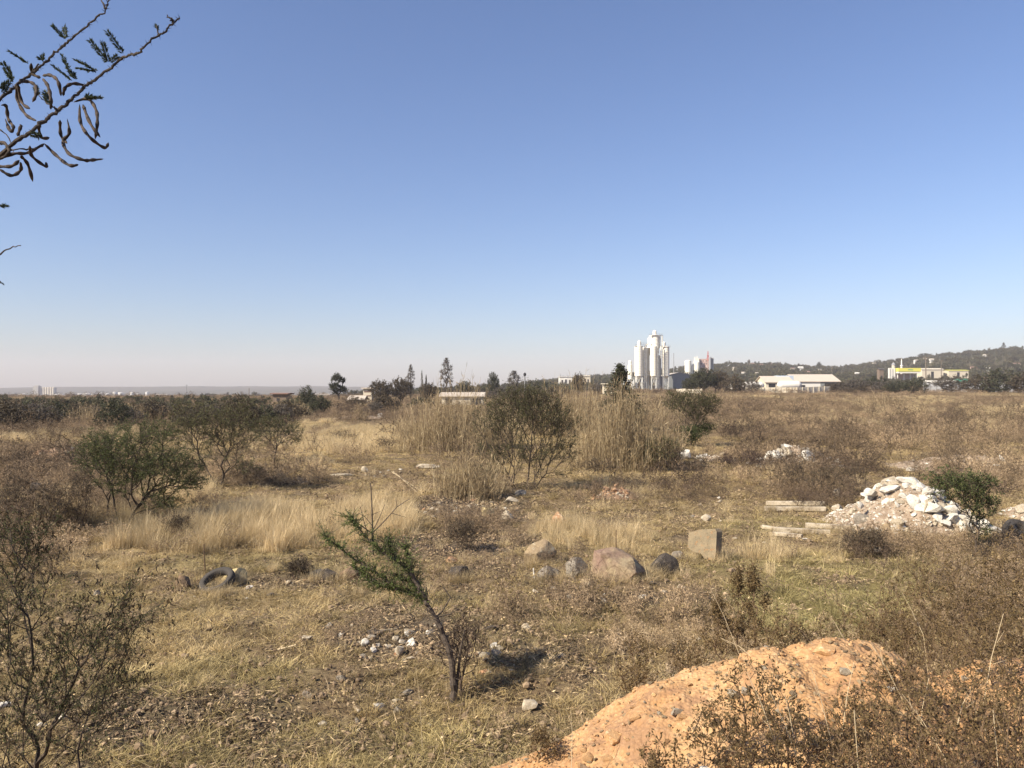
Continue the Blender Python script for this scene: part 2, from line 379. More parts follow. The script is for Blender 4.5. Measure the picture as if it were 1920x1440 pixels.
STRAW = [(430, 985, 250, 48, 1), (330, 935, 90, 25, .9), (700, 975, 88, 55, 1), (640, 835, 110, 26, 1), (740, 812, 130, 16, .9), (590, 862, 60, 20, .8),
         (1060, 1000, 60, 20, .75), (1160, 1012, 80, 20, .62), (1000, 830, 120, 22, .4), (1200, 900, 150, 24, .55), (1400, 880, 120, 22, .5), (1440, 1045, 110, 14, .8),
         (1690, 772, 70, 12, .95), (1620, 758, 30, 6, .9), (1730, 752, 60, 6, .9), (1880, 772, 80, 14, .8), (1840, 800, 70, 20, .8), (1450, 790, 60, 8, .6), (1560, 820, 60, 8, .6), (1380, 800, 60, 10, .7), (1780, 850, 150, 14, .4), (1900, 732, 100, 5, .8),
         (300, 795, 120, 12, .4), (60, 830, 120, 14, .4), (450, 1130, 330, 30, .3), (250, 1060, 140, 14, .5), (900, 1130, 170, 24, .45), (120, 1200, 160, 18, .4), (1600, 1110, 260, 40, .3)]
SOIL_SHADE = [(870, 955, 120, 36, 1), (860, 1020, 120, 32, .95), (740, 1190, 120, 34, .75), (1150, 1125, 150, 14, .9), (940, 1060, 110, 18, .5), (60, 905, 150, 16, .6), (600, 1090, 160, 14, .5),
        (300, 1350, 240, 44, .5), (1000, 1220, 160, 30, .45), (960, 1290, 70, 18, .9), (420, 1310, 90, 22, .7), (640, 1390, 160, 30, .4), (700, 1140, 60, 12, .9), (660, 775, 120, 14, .9), (480, 900, 90, 10, .8), (1500, 915, 120, 14, .4), (860, 1200, 120, 30, .4)]  # bare dark soil, plus cast-shadow patches painted into the ground colour
GREEN = [(1540, 1140, 300, 70, .9), (1500, 1060, 260, 30, .6), (300, 1290, 300, 60, .4), (700, 1400, 500, 60, .5), (1000, 1150, 250, 60, .35), (1430, 985, 120, 20, .5), (500, 1060, 200, 20, .3), (100, 1130, 200, 40, .4)]
BROWN = [(120, 800, 250, 22, .9), (60, 880, 160, 40, .9), (150, 965, 170, 42, 1), (60, 1030, 110, 34, .8), (1640, 800, 360, 46, .7), (1480, 870, 170, 30, .8), (1500, 930, 120, 22, .9), (1640, 1035, 110, 22, .95),
         (1860, 900, 160, 40, .6), (860, 985, 90, 26, .7), (1250, 920, 220, 24, .5), (330, 1010, 130, 20, .5), (440, 1010, 40, 30, .3), (880, 850, 120, 30, .4), (480, 900, 120, 14, .8), (1800, 1100, 200, 80, .5),
         (640, 865, 60, 10, .5), (680, 770, 120, 20, .8), (400, 950, 60, 14, .7), (1100, 1160, 160, 40, .35), (1280, 1200, 180, 60, .5), (620, 1200, 160, 30, .3), (1400, 770, 130, 20, .8)]
def ell(u, v, L, wob, s):
    o = np.zeros_like(u)
    for cx, cy, rx, ry, k in L:
        q = ((u - cx) / rx) ** 2 + ((v - cy) / ry) ** 2
        o = np.maximum(o, k * (1 - ss(.35, 1.5, q + wob)))
    return o
def regions(x, y):
    """what covers the ground at a place: straw grass, dark soil with painted shadow patches, green turf, brown weeds"""
    yy = np.maximum(y, .5); u = CX + FPX * x / yy; v = HY + FPX * (CAMZ - np.minimum(T(x, y), 3.0)) / yy
    f = (y > 4) & (y < 500)
    w1 = fbm(x / 3, y / 3, 31, 4) * 1.3; w2 = fbm(x / 1.6, y / 1.6, 41, 4) * 1.5
    st = ell(u, v, STRAW, w1, 1); dk = ell(u, v, SOIL_SHADE, w2, 2); gr = ell(u, v, GREEN, w1 * 1.2, 3); br = ell(u, v, BROWN, w2, 4)
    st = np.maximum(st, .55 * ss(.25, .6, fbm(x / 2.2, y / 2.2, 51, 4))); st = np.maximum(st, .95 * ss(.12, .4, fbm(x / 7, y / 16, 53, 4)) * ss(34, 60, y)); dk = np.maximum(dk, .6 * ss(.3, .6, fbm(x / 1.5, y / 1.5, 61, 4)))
    far = ss(45, 110, y); br = np.maximum(br, far * (.22 + .5 * ss(-.3, .3, fbm(x / 14, y / 14, 71, 3))))
    vf = ss(300, 500, np.hypot(x, y)); gr = np.maximum(gr, vf * .25); br = np.maximum(br, vf)
    f2 = np.where(f, 1.0, .0)
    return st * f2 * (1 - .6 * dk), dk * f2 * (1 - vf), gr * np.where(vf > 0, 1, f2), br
ground_sheet()

# ------------------------------------------------------------------ scattering (uncountable ground cover only)
PROTO = {}
def scatter(name, label, cat, protos, pos, rot, scl, idx, tone):
    key = 'protos_' + name; c = bpy.data.collections.new(key)
    for i, me in enumerate(protos):
        o = bpy.data.objects.new(f'{name}_{i:02d}', me); c.objects.link(o)
    me = bpy.data.meshes.new(name); n = len(pos); me.vertices.add(n); me.vertices.foreach_set('co', pos.astype(np.float32).ravel())
    for nm, ty, f, a in (('rot', 'FLOAT_VECTOR', 'vector', rot), ('scl', 'FLOAT_VECTOR', 'vector', scl), ('idx', 'INT', 'value', idx), ('tone', 'FLOAT_COLOR', 'color', tone)):
        at_ = me.attributes.new(nm, ty, 'POINT'); at_.data.foreach_set(f, np.ascontiguousarray(a, np.int32 if ty == 'INT' else np.float32).ravel())
    me.update(); o = link(name, me)
    g = bpy.data.node_groups.new(name, 'GeometryNodeTree')
    g.interface.new_socket('Geometry', in_out='INPUT', socket_type='NodeSocketGeometry'); g.interface.new_socket('Geometry', in_out='OUTPUT', socket_type='NodeSocketGeometry')
    gi = g.nodes.new('NodeGroupInput'); go = g.nodes.new('NodeGroupOutput'); ip = g.nodes.new('GeometryNodeInstanceOnPoints'); ci = g.nodes.new('GeometryNodeCollectionInfo')
    ci.inputs['Collection'].default_value = c; ci.inputs['Separate Children'].default_value = True; ci.inputs['Reset Children'].default_value = True
    def na(nm, ty):
        q = g.nodes.new('GeometryNodeInputNamedAttribute'); q.data_type = ty; q.inputs['Name'].default_value = nm; return q.outputs[0]
    l = g.links.new; l(gi.outputs[0], ip.inputs['Points']); l(ci.outputs[0], ip.inputs['Instance']); ip.inputs['Pick Instance'].default_value = True
    l(na('idx', 'INT'), ip.inputs['Instance Index']); e = g.nodes.new('FunctionNodeEulerToRotation'); l(na('rot', 'FLOAT_VECTOR'), e.inputs[0]); l(e.outputs[0], ip.inputs['Rotation'])
    l(na('scl', 'FLOAT_VECTOR'), ip.inputs['Scale']); l(ip.outputs[0], go.inputs[0])
    md = o.modifiers.new('spread', 'NODES'); md.node_group = g
    return tag(o, label, cat, kind='stuff')
def tuft(rng, n, rad, h, w, lean, mat, name='tuft', rows=3, curl=.5, hv=.4):
    a = rng.uniform(0, 2 * np.pi, n); rr = rad * np.sqrt(rng.random(n)); base = np.stack([rr * np.cos(a), rr * np.sin(a), np.full(n, -.03)], 1)
    a2 = a + rng.normal(0, 1.2, n); D = np.stack([np.cos(a2), np.sin(a2), np.zeros(n)], 1); hh = h * rng.uniform(1 - hv, 1 + hv, n); le = np.abs(rng.normal(lean, lean * .6, n))
    sd = unit(np.cross(D, [0, 0, 1]) + rng.normal(0, .5, (n, 3)))
    V = []
    for k in range(rows):
        t = k / (rows - 1); ww = w * (1 - t) + w * .12
        c = base + D * (le * hh * t ** (1 + curl))[:, None] + np.array([0, 0, 1]) * (hh * (t - .35 * min(1, lean) * t * t))[:, None]
        V += [c - sd * ww / 2, c + sd * ww / 2]
    V = np.stack(V, 1).reshape(-1, 3); F = []
    for k in range(rows - 1): F.append(np.array([2 * k, 2 * k + 1, 2 * k + 3, 2 * k + 2])[None] + (np.arange(n) * rows * 2)[:, None])
    tint = np.clip(rng.beta(2, 2, n), 0, 1)
    return mesh(name, V, F, mat, np.concatenate([tint] * (rows - 1)))
def weed_mesh(rng, h, w, nt, mat, name='weed', nl=120, L=.03, W=.012, r0=.006, seg=.12, bf=.6):
    v = ball(rng, nt, .5); tg = v * np.array([w, w, h * .42]) + np.array([0, 0, h * .58]); tg = np.concatenate([tg, rng.normal(0, .15 * w, (nt // 4, 3)) + np.array([0, 0, h * .9])])
    g = grow(rng, [np.array([rng.normal(0, .05 * w), rng.normal(0, .05 * w), -.05]) for _ in range(4)], tg, bf, seg, .12, r0 * .45, r0, .5)
    b = B(); wood(b, g, 3); nf = sum(len(f) for f in b.F[4])
    V, F = foliage(g, rng, nl, L, W, .01, 6); b.add(V, F)
    return b.mesh(name, mat, tint=np.concatenate([rng.beta(2, 3, nf) * .8, rng.beta(2, 2, nl)]))

def spread(n, d0, d1, pw, rng, u0=-260, u1=2180):
    """places over the field, denser near the camera (pw=0: even per image column and log distance)"""
    t = rng.random(n)
    d = d0 * (d1 / d0) ** t if pw == 0 else (d0 ** pw + t * (d1 ** pw - d0 ** pw)) ** (1 / pw)
    u = rng.uniform(u0, u1, n); x = (u - CX) / FPX * d; return x, d
def toned(n, rng, base, var):
    t = np.array(base)[None] * (1 + rng.normal(0, var, (n, 1))) if np.ndim(base) == 1 else base * (1 + rng.normal(0, var, (n, 1)))
    return np.concatenate([np.clip(t, 0, 2), np.ones((n, 1))], 1)
def ground_cover():
    rng = np.random.default_rng(11)
    # short turf
    P = [tuft(rng, 90, .17, .055, .006, 1.0, MT['turf']), tuft(rng, 90, .21, .045, .006, 1.3, MT['turf']), tuft(rng, 80, .13, .085, .006, .8, MT['turf']),
         tuft(rng, 70, .10, .14, .006, .7, MT['turf']), tuft(rng, 60, .20, .03, .012, 2.2, MT['turf']), tuft(rng, 50, .22, .09, .006, 1.5, MT['turf'], curl=1)]
    x, y = spread(60000, 5.6, 60, .6, rng); st, dk, gr, br = regions(x, y)
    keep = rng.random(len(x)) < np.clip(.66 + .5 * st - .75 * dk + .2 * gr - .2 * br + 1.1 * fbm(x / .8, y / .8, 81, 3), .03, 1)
    onm = (M(x, y) > T(x, y) + .12) & (y < 10) & (x > -2.8) & (x < 6.5); keep &= ~onm
    x, y, st, dk, gr, br = [q[keep] for q in (x, y, st, dk, gr, br)]; n = len(x)
    yel = np.array([1.05, 1.0, .98]); ol = np.array([.66, .73, .55]); bw = np.array([.66, .61, .56]); ft = np.array([.92, .88, .80])
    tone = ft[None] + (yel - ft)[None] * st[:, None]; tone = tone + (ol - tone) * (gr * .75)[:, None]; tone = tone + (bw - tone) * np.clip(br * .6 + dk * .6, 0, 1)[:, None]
    vv = fbm(x / .5, y / .5, 91, 3); tone = tone * (1 + .6 * vv)[:, None]
    far = (1 + .014 * y); s = rng.uniform(.6, 1.35, n) * far
    scl = np.stack([s, s, s * rng.uniform(.45, 1.05, n) * (1 + .4 * st)], 1)
    scatter('dry_turf', 'short tan and olive dry grass covering the whole near field', 'grass', P, np.stack([x, y, H(x, y)], 1),
            np.stack([rng.normal(0, .1, n), rng.normal(0, .1, n), rng.uniform(0, 6.28, n)], 1), scl, rng.integers(0, 6, n), toned(n, rng, tone, .16))
    # tall pale grass
    P = [tuft(rng, 90, .16, h, .006, l, MT['tall'], rows=4) for h, l in ((.42, .35), (.55, .3), (.36, .5), (.62, .42), (.48, .22))]
    x, y = spread(60000, 9, 200, .3, rng); st, dk, gr, br = regions(x, y)
    keep = rng.random(len(x)) < np.clip(1.25 * (st - .42), 0, .95) * np.where(y < 13.5, .06, 1); keep |= (rng.random(len(x)) < .02)
    x, y, st, br = x[keep], y[keep], st[keep], br[keep]; n = len(x); s = rng.uniform(.55, 1.1, n) * (.55 + .5 * st) * np.where(y < 13.5, .55, 1)
    wd = s * (1 + .012 * y)
    rx_, ry_ = [], []
    for px, py, w, m in ((1163, 1094, 110, 30), (1014, 1060, 60, 16), (1083, 1088, 44, 12), (1030, 1092, 48, 12), (1247, 1085, 62, 16), (1050, 992, 60, 30), (434, 1098, 50, 14), (342, 1108, 28, 6), (630, 1092, 90, 22), (860, 1090, 40, 10), (400, 1116, 70, 12), (1318, 1056, 40, 8), (1690, 1006, 240, 60), (950, 955, 100, 14), (1500, 1003, 130, 24), (1490, 960, 110, 20)):
        g_ = ground(px, py); W_ = m_(w, g_[1])
        for _ in range(m): rx_.append(g_[0] + rng.uniform(-.6, .6) * W_); ry_.append(g_[1] + rng.choice([rng.uniform(-.16, .02), rng.uniform(.0, .9) * min(W_, 1.2)], p=[.6, .4]))
    m = len(rx_); x = np.concatenate([x, rx_]); y = np.concatenate([y, ry_]); st = np.concatenate([st, np.full(m, .5)]); br = np.concatenate([br, rng.uniform(.1, .9, m)]); s = np.concatenate([s, rng.uniform(.22, .5, m)]); wd = np.concatenate([wd, rng.uniform(.4, .8, m)]); n = n + m
    scatter('tall_dry_grass', 'tall pale straw grass in soft patches across the field', 'grass', P, np.stack([x, y, T(x, y)], 1),
            np.stack([rng.normal(0, .12, n), rng.normal(.06, .12, n), rng.uniform(0, 6.28, n)], 1), np.stack([wd, wd, s], 1), rng.integers(0, 5, n),
            toned(n, rng, np.array([[1, .95, .9]]) * (1 - .35 * br[:, None]), .14))
    # brown weeds
    P = [weed_mesh(rng, h, w, 60, MT['twiggy'], nl=160, L=.05, W=.016, r0=.007) for h, w in ((.8, .35), (.65, .45), (.95, .4), (.5, .4), (.75, .55))]
    x, y = spread(52000, 7.5, 420, .12, rng); st, dk, gr, br = regions(x, y)
    keep = rng.random(len(x)) < np.clip(br * 1.15 - .6 * st - .03 + .5 * fbm(x / 4.5, y / 9, 97, 3), .012, .95)
    onm = (M(x, y) > T(x, y) - .02) & (y < 10) & (x > -2.8) & (x < 6.5); keep &= ~onm
    x, y, br = x[keep], y[keep], br[keep]; n = len(x); s = rng.uniform(.4, 1.0, n) * np.where(y < 12, .45, np.where(y < 30, .75, 1.05)) * (1 + .003 * np.minimum(y, 200)); big = (rng.random(n) < np.where(y < 130, .11, .05)) & (y > 28); s = np.where(big, s * rng.uniform(1.5, 2.3, n), s); w = s * (1 + .005 * y) * np.where(big, .8, 1)
    vv = fbm(x / 5, y / 5, 95, 3); tn = (np.array([[1, .94, .88]]) + vv[:, None] * np.array([[1.2, 1.16, 1.0]])) * np.where(big, .6, 1)[:, None]
    scatter('brown_weeds', 'leafless brown weeds and twiggy undergrowth over the open field', 'undergrowth', P, np.stack([x, y, T(x, y)], 1),
            np.stack([rng.normal(0, .1, n), rng.normal(0, .1, n), rng.uniform(0, 6.28, n)], 1), np.stack([w, w, s], 1), rng.integers(0, 5, n), toned(n, rng, tn, .22))
ground_cover()
def litter():
    rng = np.random.default_rng(15)
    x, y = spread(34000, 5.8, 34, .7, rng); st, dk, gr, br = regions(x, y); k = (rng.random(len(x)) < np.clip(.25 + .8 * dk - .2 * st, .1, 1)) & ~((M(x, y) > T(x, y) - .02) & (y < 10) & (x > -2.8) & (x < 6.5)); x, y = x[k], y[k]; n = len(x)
    def bits(m, L, w, flat, mat):
        C = np.stack([rng.normal(0, .11, m), rng.normal(0, .11, m), rng.uniform(.004, .03, m)], 1); D = rng.normal(size=(m, 3)) * [1, 1, flat]; V, F = leaves(C, D, rng.uniform(.5, 1.5, m) * L, w, rng, .1); return mesh('litter', V, [F], mat, rng.random(m))
    def clods(m, mat):
        b = B(); V0, F0 = ICO0
        for _ in range(m): s = .010 + .022 * rng.random() ** 2; b.add(V0 * s * rng.uniform(.6, 1.3, 3) + rng.normal(0, .012, V0.shape) * s * 8 + [rng.normal(0, .13), rng.normal(0, .13), s * .3], F0)
        return b.mesh('clods', mat, tint=rng.random(m * len(F0)) * .2 + np.repeat(rng.random(m) * .8, len(F0)))
    bm = bmesh.new(); bmesh.ops.create_icosphere(bm, subdivisions=1, radius=1); ICO0 = (np.array([v.co[:] for v in bm.verts]), np.array([[v.index for v in f.verts] for f in bm.faces])); bm.free()
    ms = leafmat('ground_litter', [(.07, .05, .035), (.18, .13, .085), (.48, .38, .24)], 0, True); mc = leafmat('soil_clods', [(.12, .085, .055), (.18, .13, .085), (.27, .205, .14)], 0, True, 1)
    P = [bits(46, .05, .012, .3, ms), bits(30, .09, .008, .35, ms), clods(9, mc), clods(6, mc), bits(24, .035, .025, .5, ms), bits(14, .16, .006, .5, ms)]
    s = rng.uniform(.6, 1.4, n) * (1 + .012 * y)
    scatter('ground_litter', 'dead leaves, straw bits and soil crumbs strewn between the grass', 'litter', P, np.stack([x, y, T(x, y)], 1), np.stack([rng.normal(0, .05, n), rng.normal(0, .05, n), rng.uniform(0, 6.28, n)], 1), np.repeat(s[:, None], 3, 1), rng.integers(0, 6, n), toned(n, rng, np.array([1, .97, .92]), .3))
litter()
# ------------------------------------------------------------------ far woodland (one uncountable mass)
def clump_mesh(rng, w, h, n, L, mat, name='crown_clump', flat=.6):
    k = 9; c = ball(rng, k, .6) * np.array([w * .34, w * .34, h * .26]) + np.array([0, 0, h * .6]); i = rng.integers(0, k, n)
    C = c[i] + ball(rng, n, .4) * np.array([w * .26, w * .26, h * .24]); C[:, 2] = np.maximum(C[:, 2], .05 * h)
    V, F = leaves(C, rng.normal(size=(n, 3)), L * rng.uniform(.6, 1.3, n), L * .7, rng); b = B(); b.add(V, F); b.seg((0, 0, -.6), (0, 0, h * .5), .03 * h, .015 * h, 4)
    return b.mesh(name, mat, tint=np.concatenate([np.clip(rng.normal(.45 + .15 * vn(C[:, 0], C[:, 2], 3), .25), 0, 1), np.zeros(4)]) if True else None)
def b_tint(b, n): pass
def woodland():
    rng = np.random.default_rng(21)
    def cm(w, h, n, L):
        m = clump_mesh(rng, w, h, n, L, MT['wood']); return m
    P = [cm(8, 7, 420, .9), cm(10, 7, 480, 1.0), cm(6, 8, 380, .8), cm(12, 8, 520, 1.1), cm(4, 9, 300, .7)]
    pts = []
    # hillside to the right, plain to the left and centre
    for n, d0, d1, u0, u1, pw, keepf in ((11000, 480, 1900, 980, 2300, .5, .98), (1500, 800, 3200, -300, 1000, .3, .8), (700, 330, 700, 760, 1260, .3, .75), (700, 520, 1000, 300, 1100, .3, .6), (900, 105, 230, -300, 600, .3, .85)):
        x, y = spread(n, d0, d1, pw, rng, u0, u1); k = rng.random(n) < keepf * np.clip(.75 + .8 * fbm(x / 60, y / 60, 101, 3), .1, 1); pts.append(np.stack([x[k], y[k]], 1))
    q = np.concatenate(pts); x, y = q.T; uu = CX + FPX * x / y; k = ~((uu > 1180) & (uu < 1262) & (y < 470)) & ~((uu < 330) & (y > 240) & (y < 2450)) & ~((uu < 640) & (y > 240) & (y < 900)); x, y = x[k], y[k]; n = len(x); s = rng.uniform(.55, 1.15, n) * np.where(y > 2000, 1.15, np.where(y < 700, np.where((x < 0) & (y < 235), .24, .62), .9)); s = np.where((x / y < .05) & (y > 800), s * .9, s)
    hue = rng.random((n, 1)); tn = np.array([[1.0, 1.05, .9]]) * hue + np.array([[1.25, 1.1, 1.0]]) * (1 - hue)
    scatter('distant_woodland', 'dense bushy woodland covering the far hillside and plain', 'woodland', P, np.stack([x, y, T(x, y) - .3], 1),
            np.stack([np.zeros(n), np.zeros(n), rng.uniform(0, 6.28, n)], 1), np.stack([s, s, s * rng.uniform(.7, 1.25, n)], 1), rng.integers(0, 5, n), toned(n, rng, tn, .2))
woodland()

# ------------------------------------------------------------------ buildings far off
MT['silo'] = plain('white_silo_paint', (.87, .82, .70), .5, .08, .6)
MT['silo_grey'] = plain('grey_silo_concrete', (.36, .34, .30), .8, .15, .2)
MT['steel'] = plain('grey_steel', (.30, .30, .31), .5, .2)
MT['whitesteel'] = plain('white_steel', (.72, .71, .66), .5, .1)
MT['dark'] = plain('dark_opening', (.03, .03, .035), .8, .1)
MT['cream'] = plain('cream_wall', (.62, .55, .43), .8, .1, .3)
MT['white'] = plain('white_wall', (.72, .69, .63), .7, .08, .3)
MT['roofw'] = plain('pale_sheet_roof', (.56, .48, .39), .5, .1, .3)
MT['roofblue'] = plain('pale_blue_sheet', (.48, .56, .66), .5, .1)
MT['bluewall'] = plain('blue_grey_sheet', (.25, .26, .26), .6, .15, .3)
MT['pink'] = plain('pinkish_cladding', (.52, .37, .33), .8, .1, .2)
MT['roofred'] = plain('clay_tile_roof', (.24, .15, .12), .8, .2)
MT['roofdark'] = plain('dark_roof', (.10, .09, .085), .8, .2)
MT['yellow'] = plain('yellow_fascia', (.66, .61, .12), .5, .03)
MT['green'] = plain('green_tarpaulin', (.05, .26, .17), .6, .3, 1)
MT['brickbrown'] = plain('brown_brick', (.20, .15, .11), .9, .2)
MT['pole'] = plain('weathered_pole', (.19, .16, .13), .9, .2)
MT['redmast'] = plain('red_mast_paint', (.5, .06, .04), .6, .1)

def silo_plant():
    d = 450.0; g = T(gx(1222, d), d); base = np.array([gx(1222, d), d, g])
    t = thing('silo_plant', 'tall white cluster of banded storage silos standing on braced legs', 'silo plant', base)
    Z = lambda py: at(0, py, d)[2]
    def silo(x0, x1, yt, yb, dd=0, bands=12, dome=0, leg=True, mat='silo', name='silo'):
        cx = gx((x0 + x1) / 2, d) ; r = m_(x1 - x0, d) / 2; b = B(); z0, z1 = Z(yb), Z(yt)
        prof = [(r * .25, -r * .9), (r, 0), (r, z1 - z0)]
        for k in range(1, bands):
            pass
        prof += [(r * .96, z1 - z0 + .25), (r * .3, z1 - z0 + .8 + dome)]
        b.lathe((cx, d + dd, z0), prof, 28)
        for k in range(bands + 1):
            zz = (z1 - z0) * k / bands; b.lathe((cx, d + dd, z0 + zz), [(r + .002, -.06), (r + .10, -.05), (r + .10, .05), (r + .002, .06)], 28, cap=False)
        o = part(name, b, MT[mat], t, smooth=False)
        if leg:
            for a in (45, 135, 225, 315):
                lx = cx + r * .93 * math.cos(math.radians(a)); ly = d + dd + r * .93 * math.sin(math.radians(a)); q = B(); q.box((lx, ly, (g - 1 + z0) / 2), (.32, .32, z0 - g + 1)); part('leg', q, MT['whitesteel'], t)
            q = B(); rr = r * .93 * .7071
            for sx, sy in ((-1, -1), (1, -1), (1, 1), (-1, 1)):
                ex, ey = (-sy, sx) if False else ({(-1, -1): (1, -1), (1, -1): (1, 1), (1, 1): (-1, 1), (-1, 1): (-1, -1)}[(sx, sy)])
                p0 = (cx + sx * rr, d + dd + sy * rr); p1 = (cx + ex * rr, d + dd + ey * rr); h1 = z0 - .2; h0 = g + (z0 - g) * .35
                q.seg((p0[0], p0[1], h0), (p1[0], p1[1], h1), .08); q.seg((p0[0], p0[1], h1), (p1[0], p1[1], h0), .08); q.seg((p0[0], p0[1], h0), (p1[0], p1[1], h0), .09)
            part('leg_bracing', q, MT['whitesteel'], t)
        return cx, r, z1
    def cap(px0, px1, yt, yb, dd=0, name='filter_housing'):
        cx = gx((px0 + px1) / 2, d); r = m_(px1 - px0, d) / 2; z0, z1 = Z(yb), Z(yt); h = z1 - z0; b = B()
        b.lathe((cx, d + dd, z0), [(r, 0), (r, h * .72), (r * .85, h * .86), (r * .45, h * .97), (r * .1, h)], 18); part(name, b, MT['silo'], t)
    silo(1190, 1205.2, 650.1, 704.5); cap(1195.5, 1202, 638, 650.4)
    silo(1205, 1220.5, 652, 704.5, 5.0)
    silo(1219, 1232, 650.3, 704.5); silo(1218.5, 1240.5, 633, 660, 7.5, 4, name='upper_silo', leg=False)
    silo(1219.5, 1240, 629, 651, 4.2, 3, name='tower_silo', leg=False)
    cap(1226.5, 1233.6, 617.8, 629.2, 4.2)
    silo(1230, 1243.6, 667, 704.5, 6.5); silo(1242.6, 1255.6, 651, 704.5, 1.0); cap(1243.2, 1249, 640.4, 651, 1.0)
    silo(1179, 1187.5, 684.5, 711, 4, 6); cap(1180.2, 1186.5, 675, 684.7, 4)
    # ladder towers, walkways, rails
    def tower(px, dd, yt, w=1.1):
        b = B(); cx = gx(px, d); z1 = Z(yt)
        for sx in (-1, 1):
            for sy in (-1, 1): b.box((cx + sx * w / 2, d + dd + sy * w / 2, (g - 1 + z1) / 2), (.14, .14, z1 - g + 1))
        zz = g + 1.5; k = 0
        while zz < z1:
            b.box((cx, d + dd - w / 2, zz), (w, .08, .1)); s = 1 if k % 2 else -1
            b.seg((cx - s * w / 2, d + dd - w / 2, zz), (cx + s * w / 2, d + dd - w / 2, zz + 1.6), .05, sides=4); b.box((cx, d + dd, zz), (w * .9, w * .9, .06)); zz += 1.6; k += 1
        part('ladder_tower', b, MT['steel'], t)
    tower(1209.5, -1.2, 648); tower(1232.3, -3.0, 652, .8); tower(1242.7, -1.6, 655, .9); tower(1241.5, 1.5, 627, 1.2)
    def walk(p0, p1, y, dd):
        b = B(); x0, x1 = gx(p0, d), gx(p1, d); z = Z(y)
        b.box(((x0 + x1) / 2, d + dd, z), (x1 - x0, 1.0, .18))
        for h in (.5, 1.0): b.box(((x0 + x1) / 2, d + dd - .48, z + h), (x1 - x0, .06, .06))
        n = int((x1 - x0) / 1.2) + 1
        for k in range(n + 1): b.box((x0 + (x1 - x0) * k / n, d + dd - .5, z + .5), (.07, .05, 1.0))
        part('walkway', b, MT['steel'], t)
    walk(1202, 1220, 645.5, 0); walk(1190, 1206, 649.4, -1.6); walk(1218.5, 1241, 628.2, .9); walk(1239, 1256, 650.3, -.8)
    for a_, c_, r_ in (((gx(1241, d), d - 1, Z(650)), (gx(1241, d), d - 1, Z(630)), .2), ((gx(1238, d), d - 2, Z(672)), (gx(1238, d), d - 2, Z(650)), .35), ((gx(1209, d), d + 1, Z(650)), (gx(1219.5, d), d + 1, Z(641)), .3)): b = B(); b.seg(a_, c_, r_); part('pipe', b, MT['silo'], t)
    b = B(); b.box((gx(1215, d), d + 12, (g + Z(706)) / 2), (m_(66, d), 6, Z(706) - g)); part('base_building', b, MT['bluewall'], t)
    b = B(); b.box((gx(1178, d), d - 1, (g - 1 + Z(712)) / 2), (m_(18, d), 6, Z(712) - g + 1)); part('annex', b, MT['whitesteel'], t)
silo_plant()

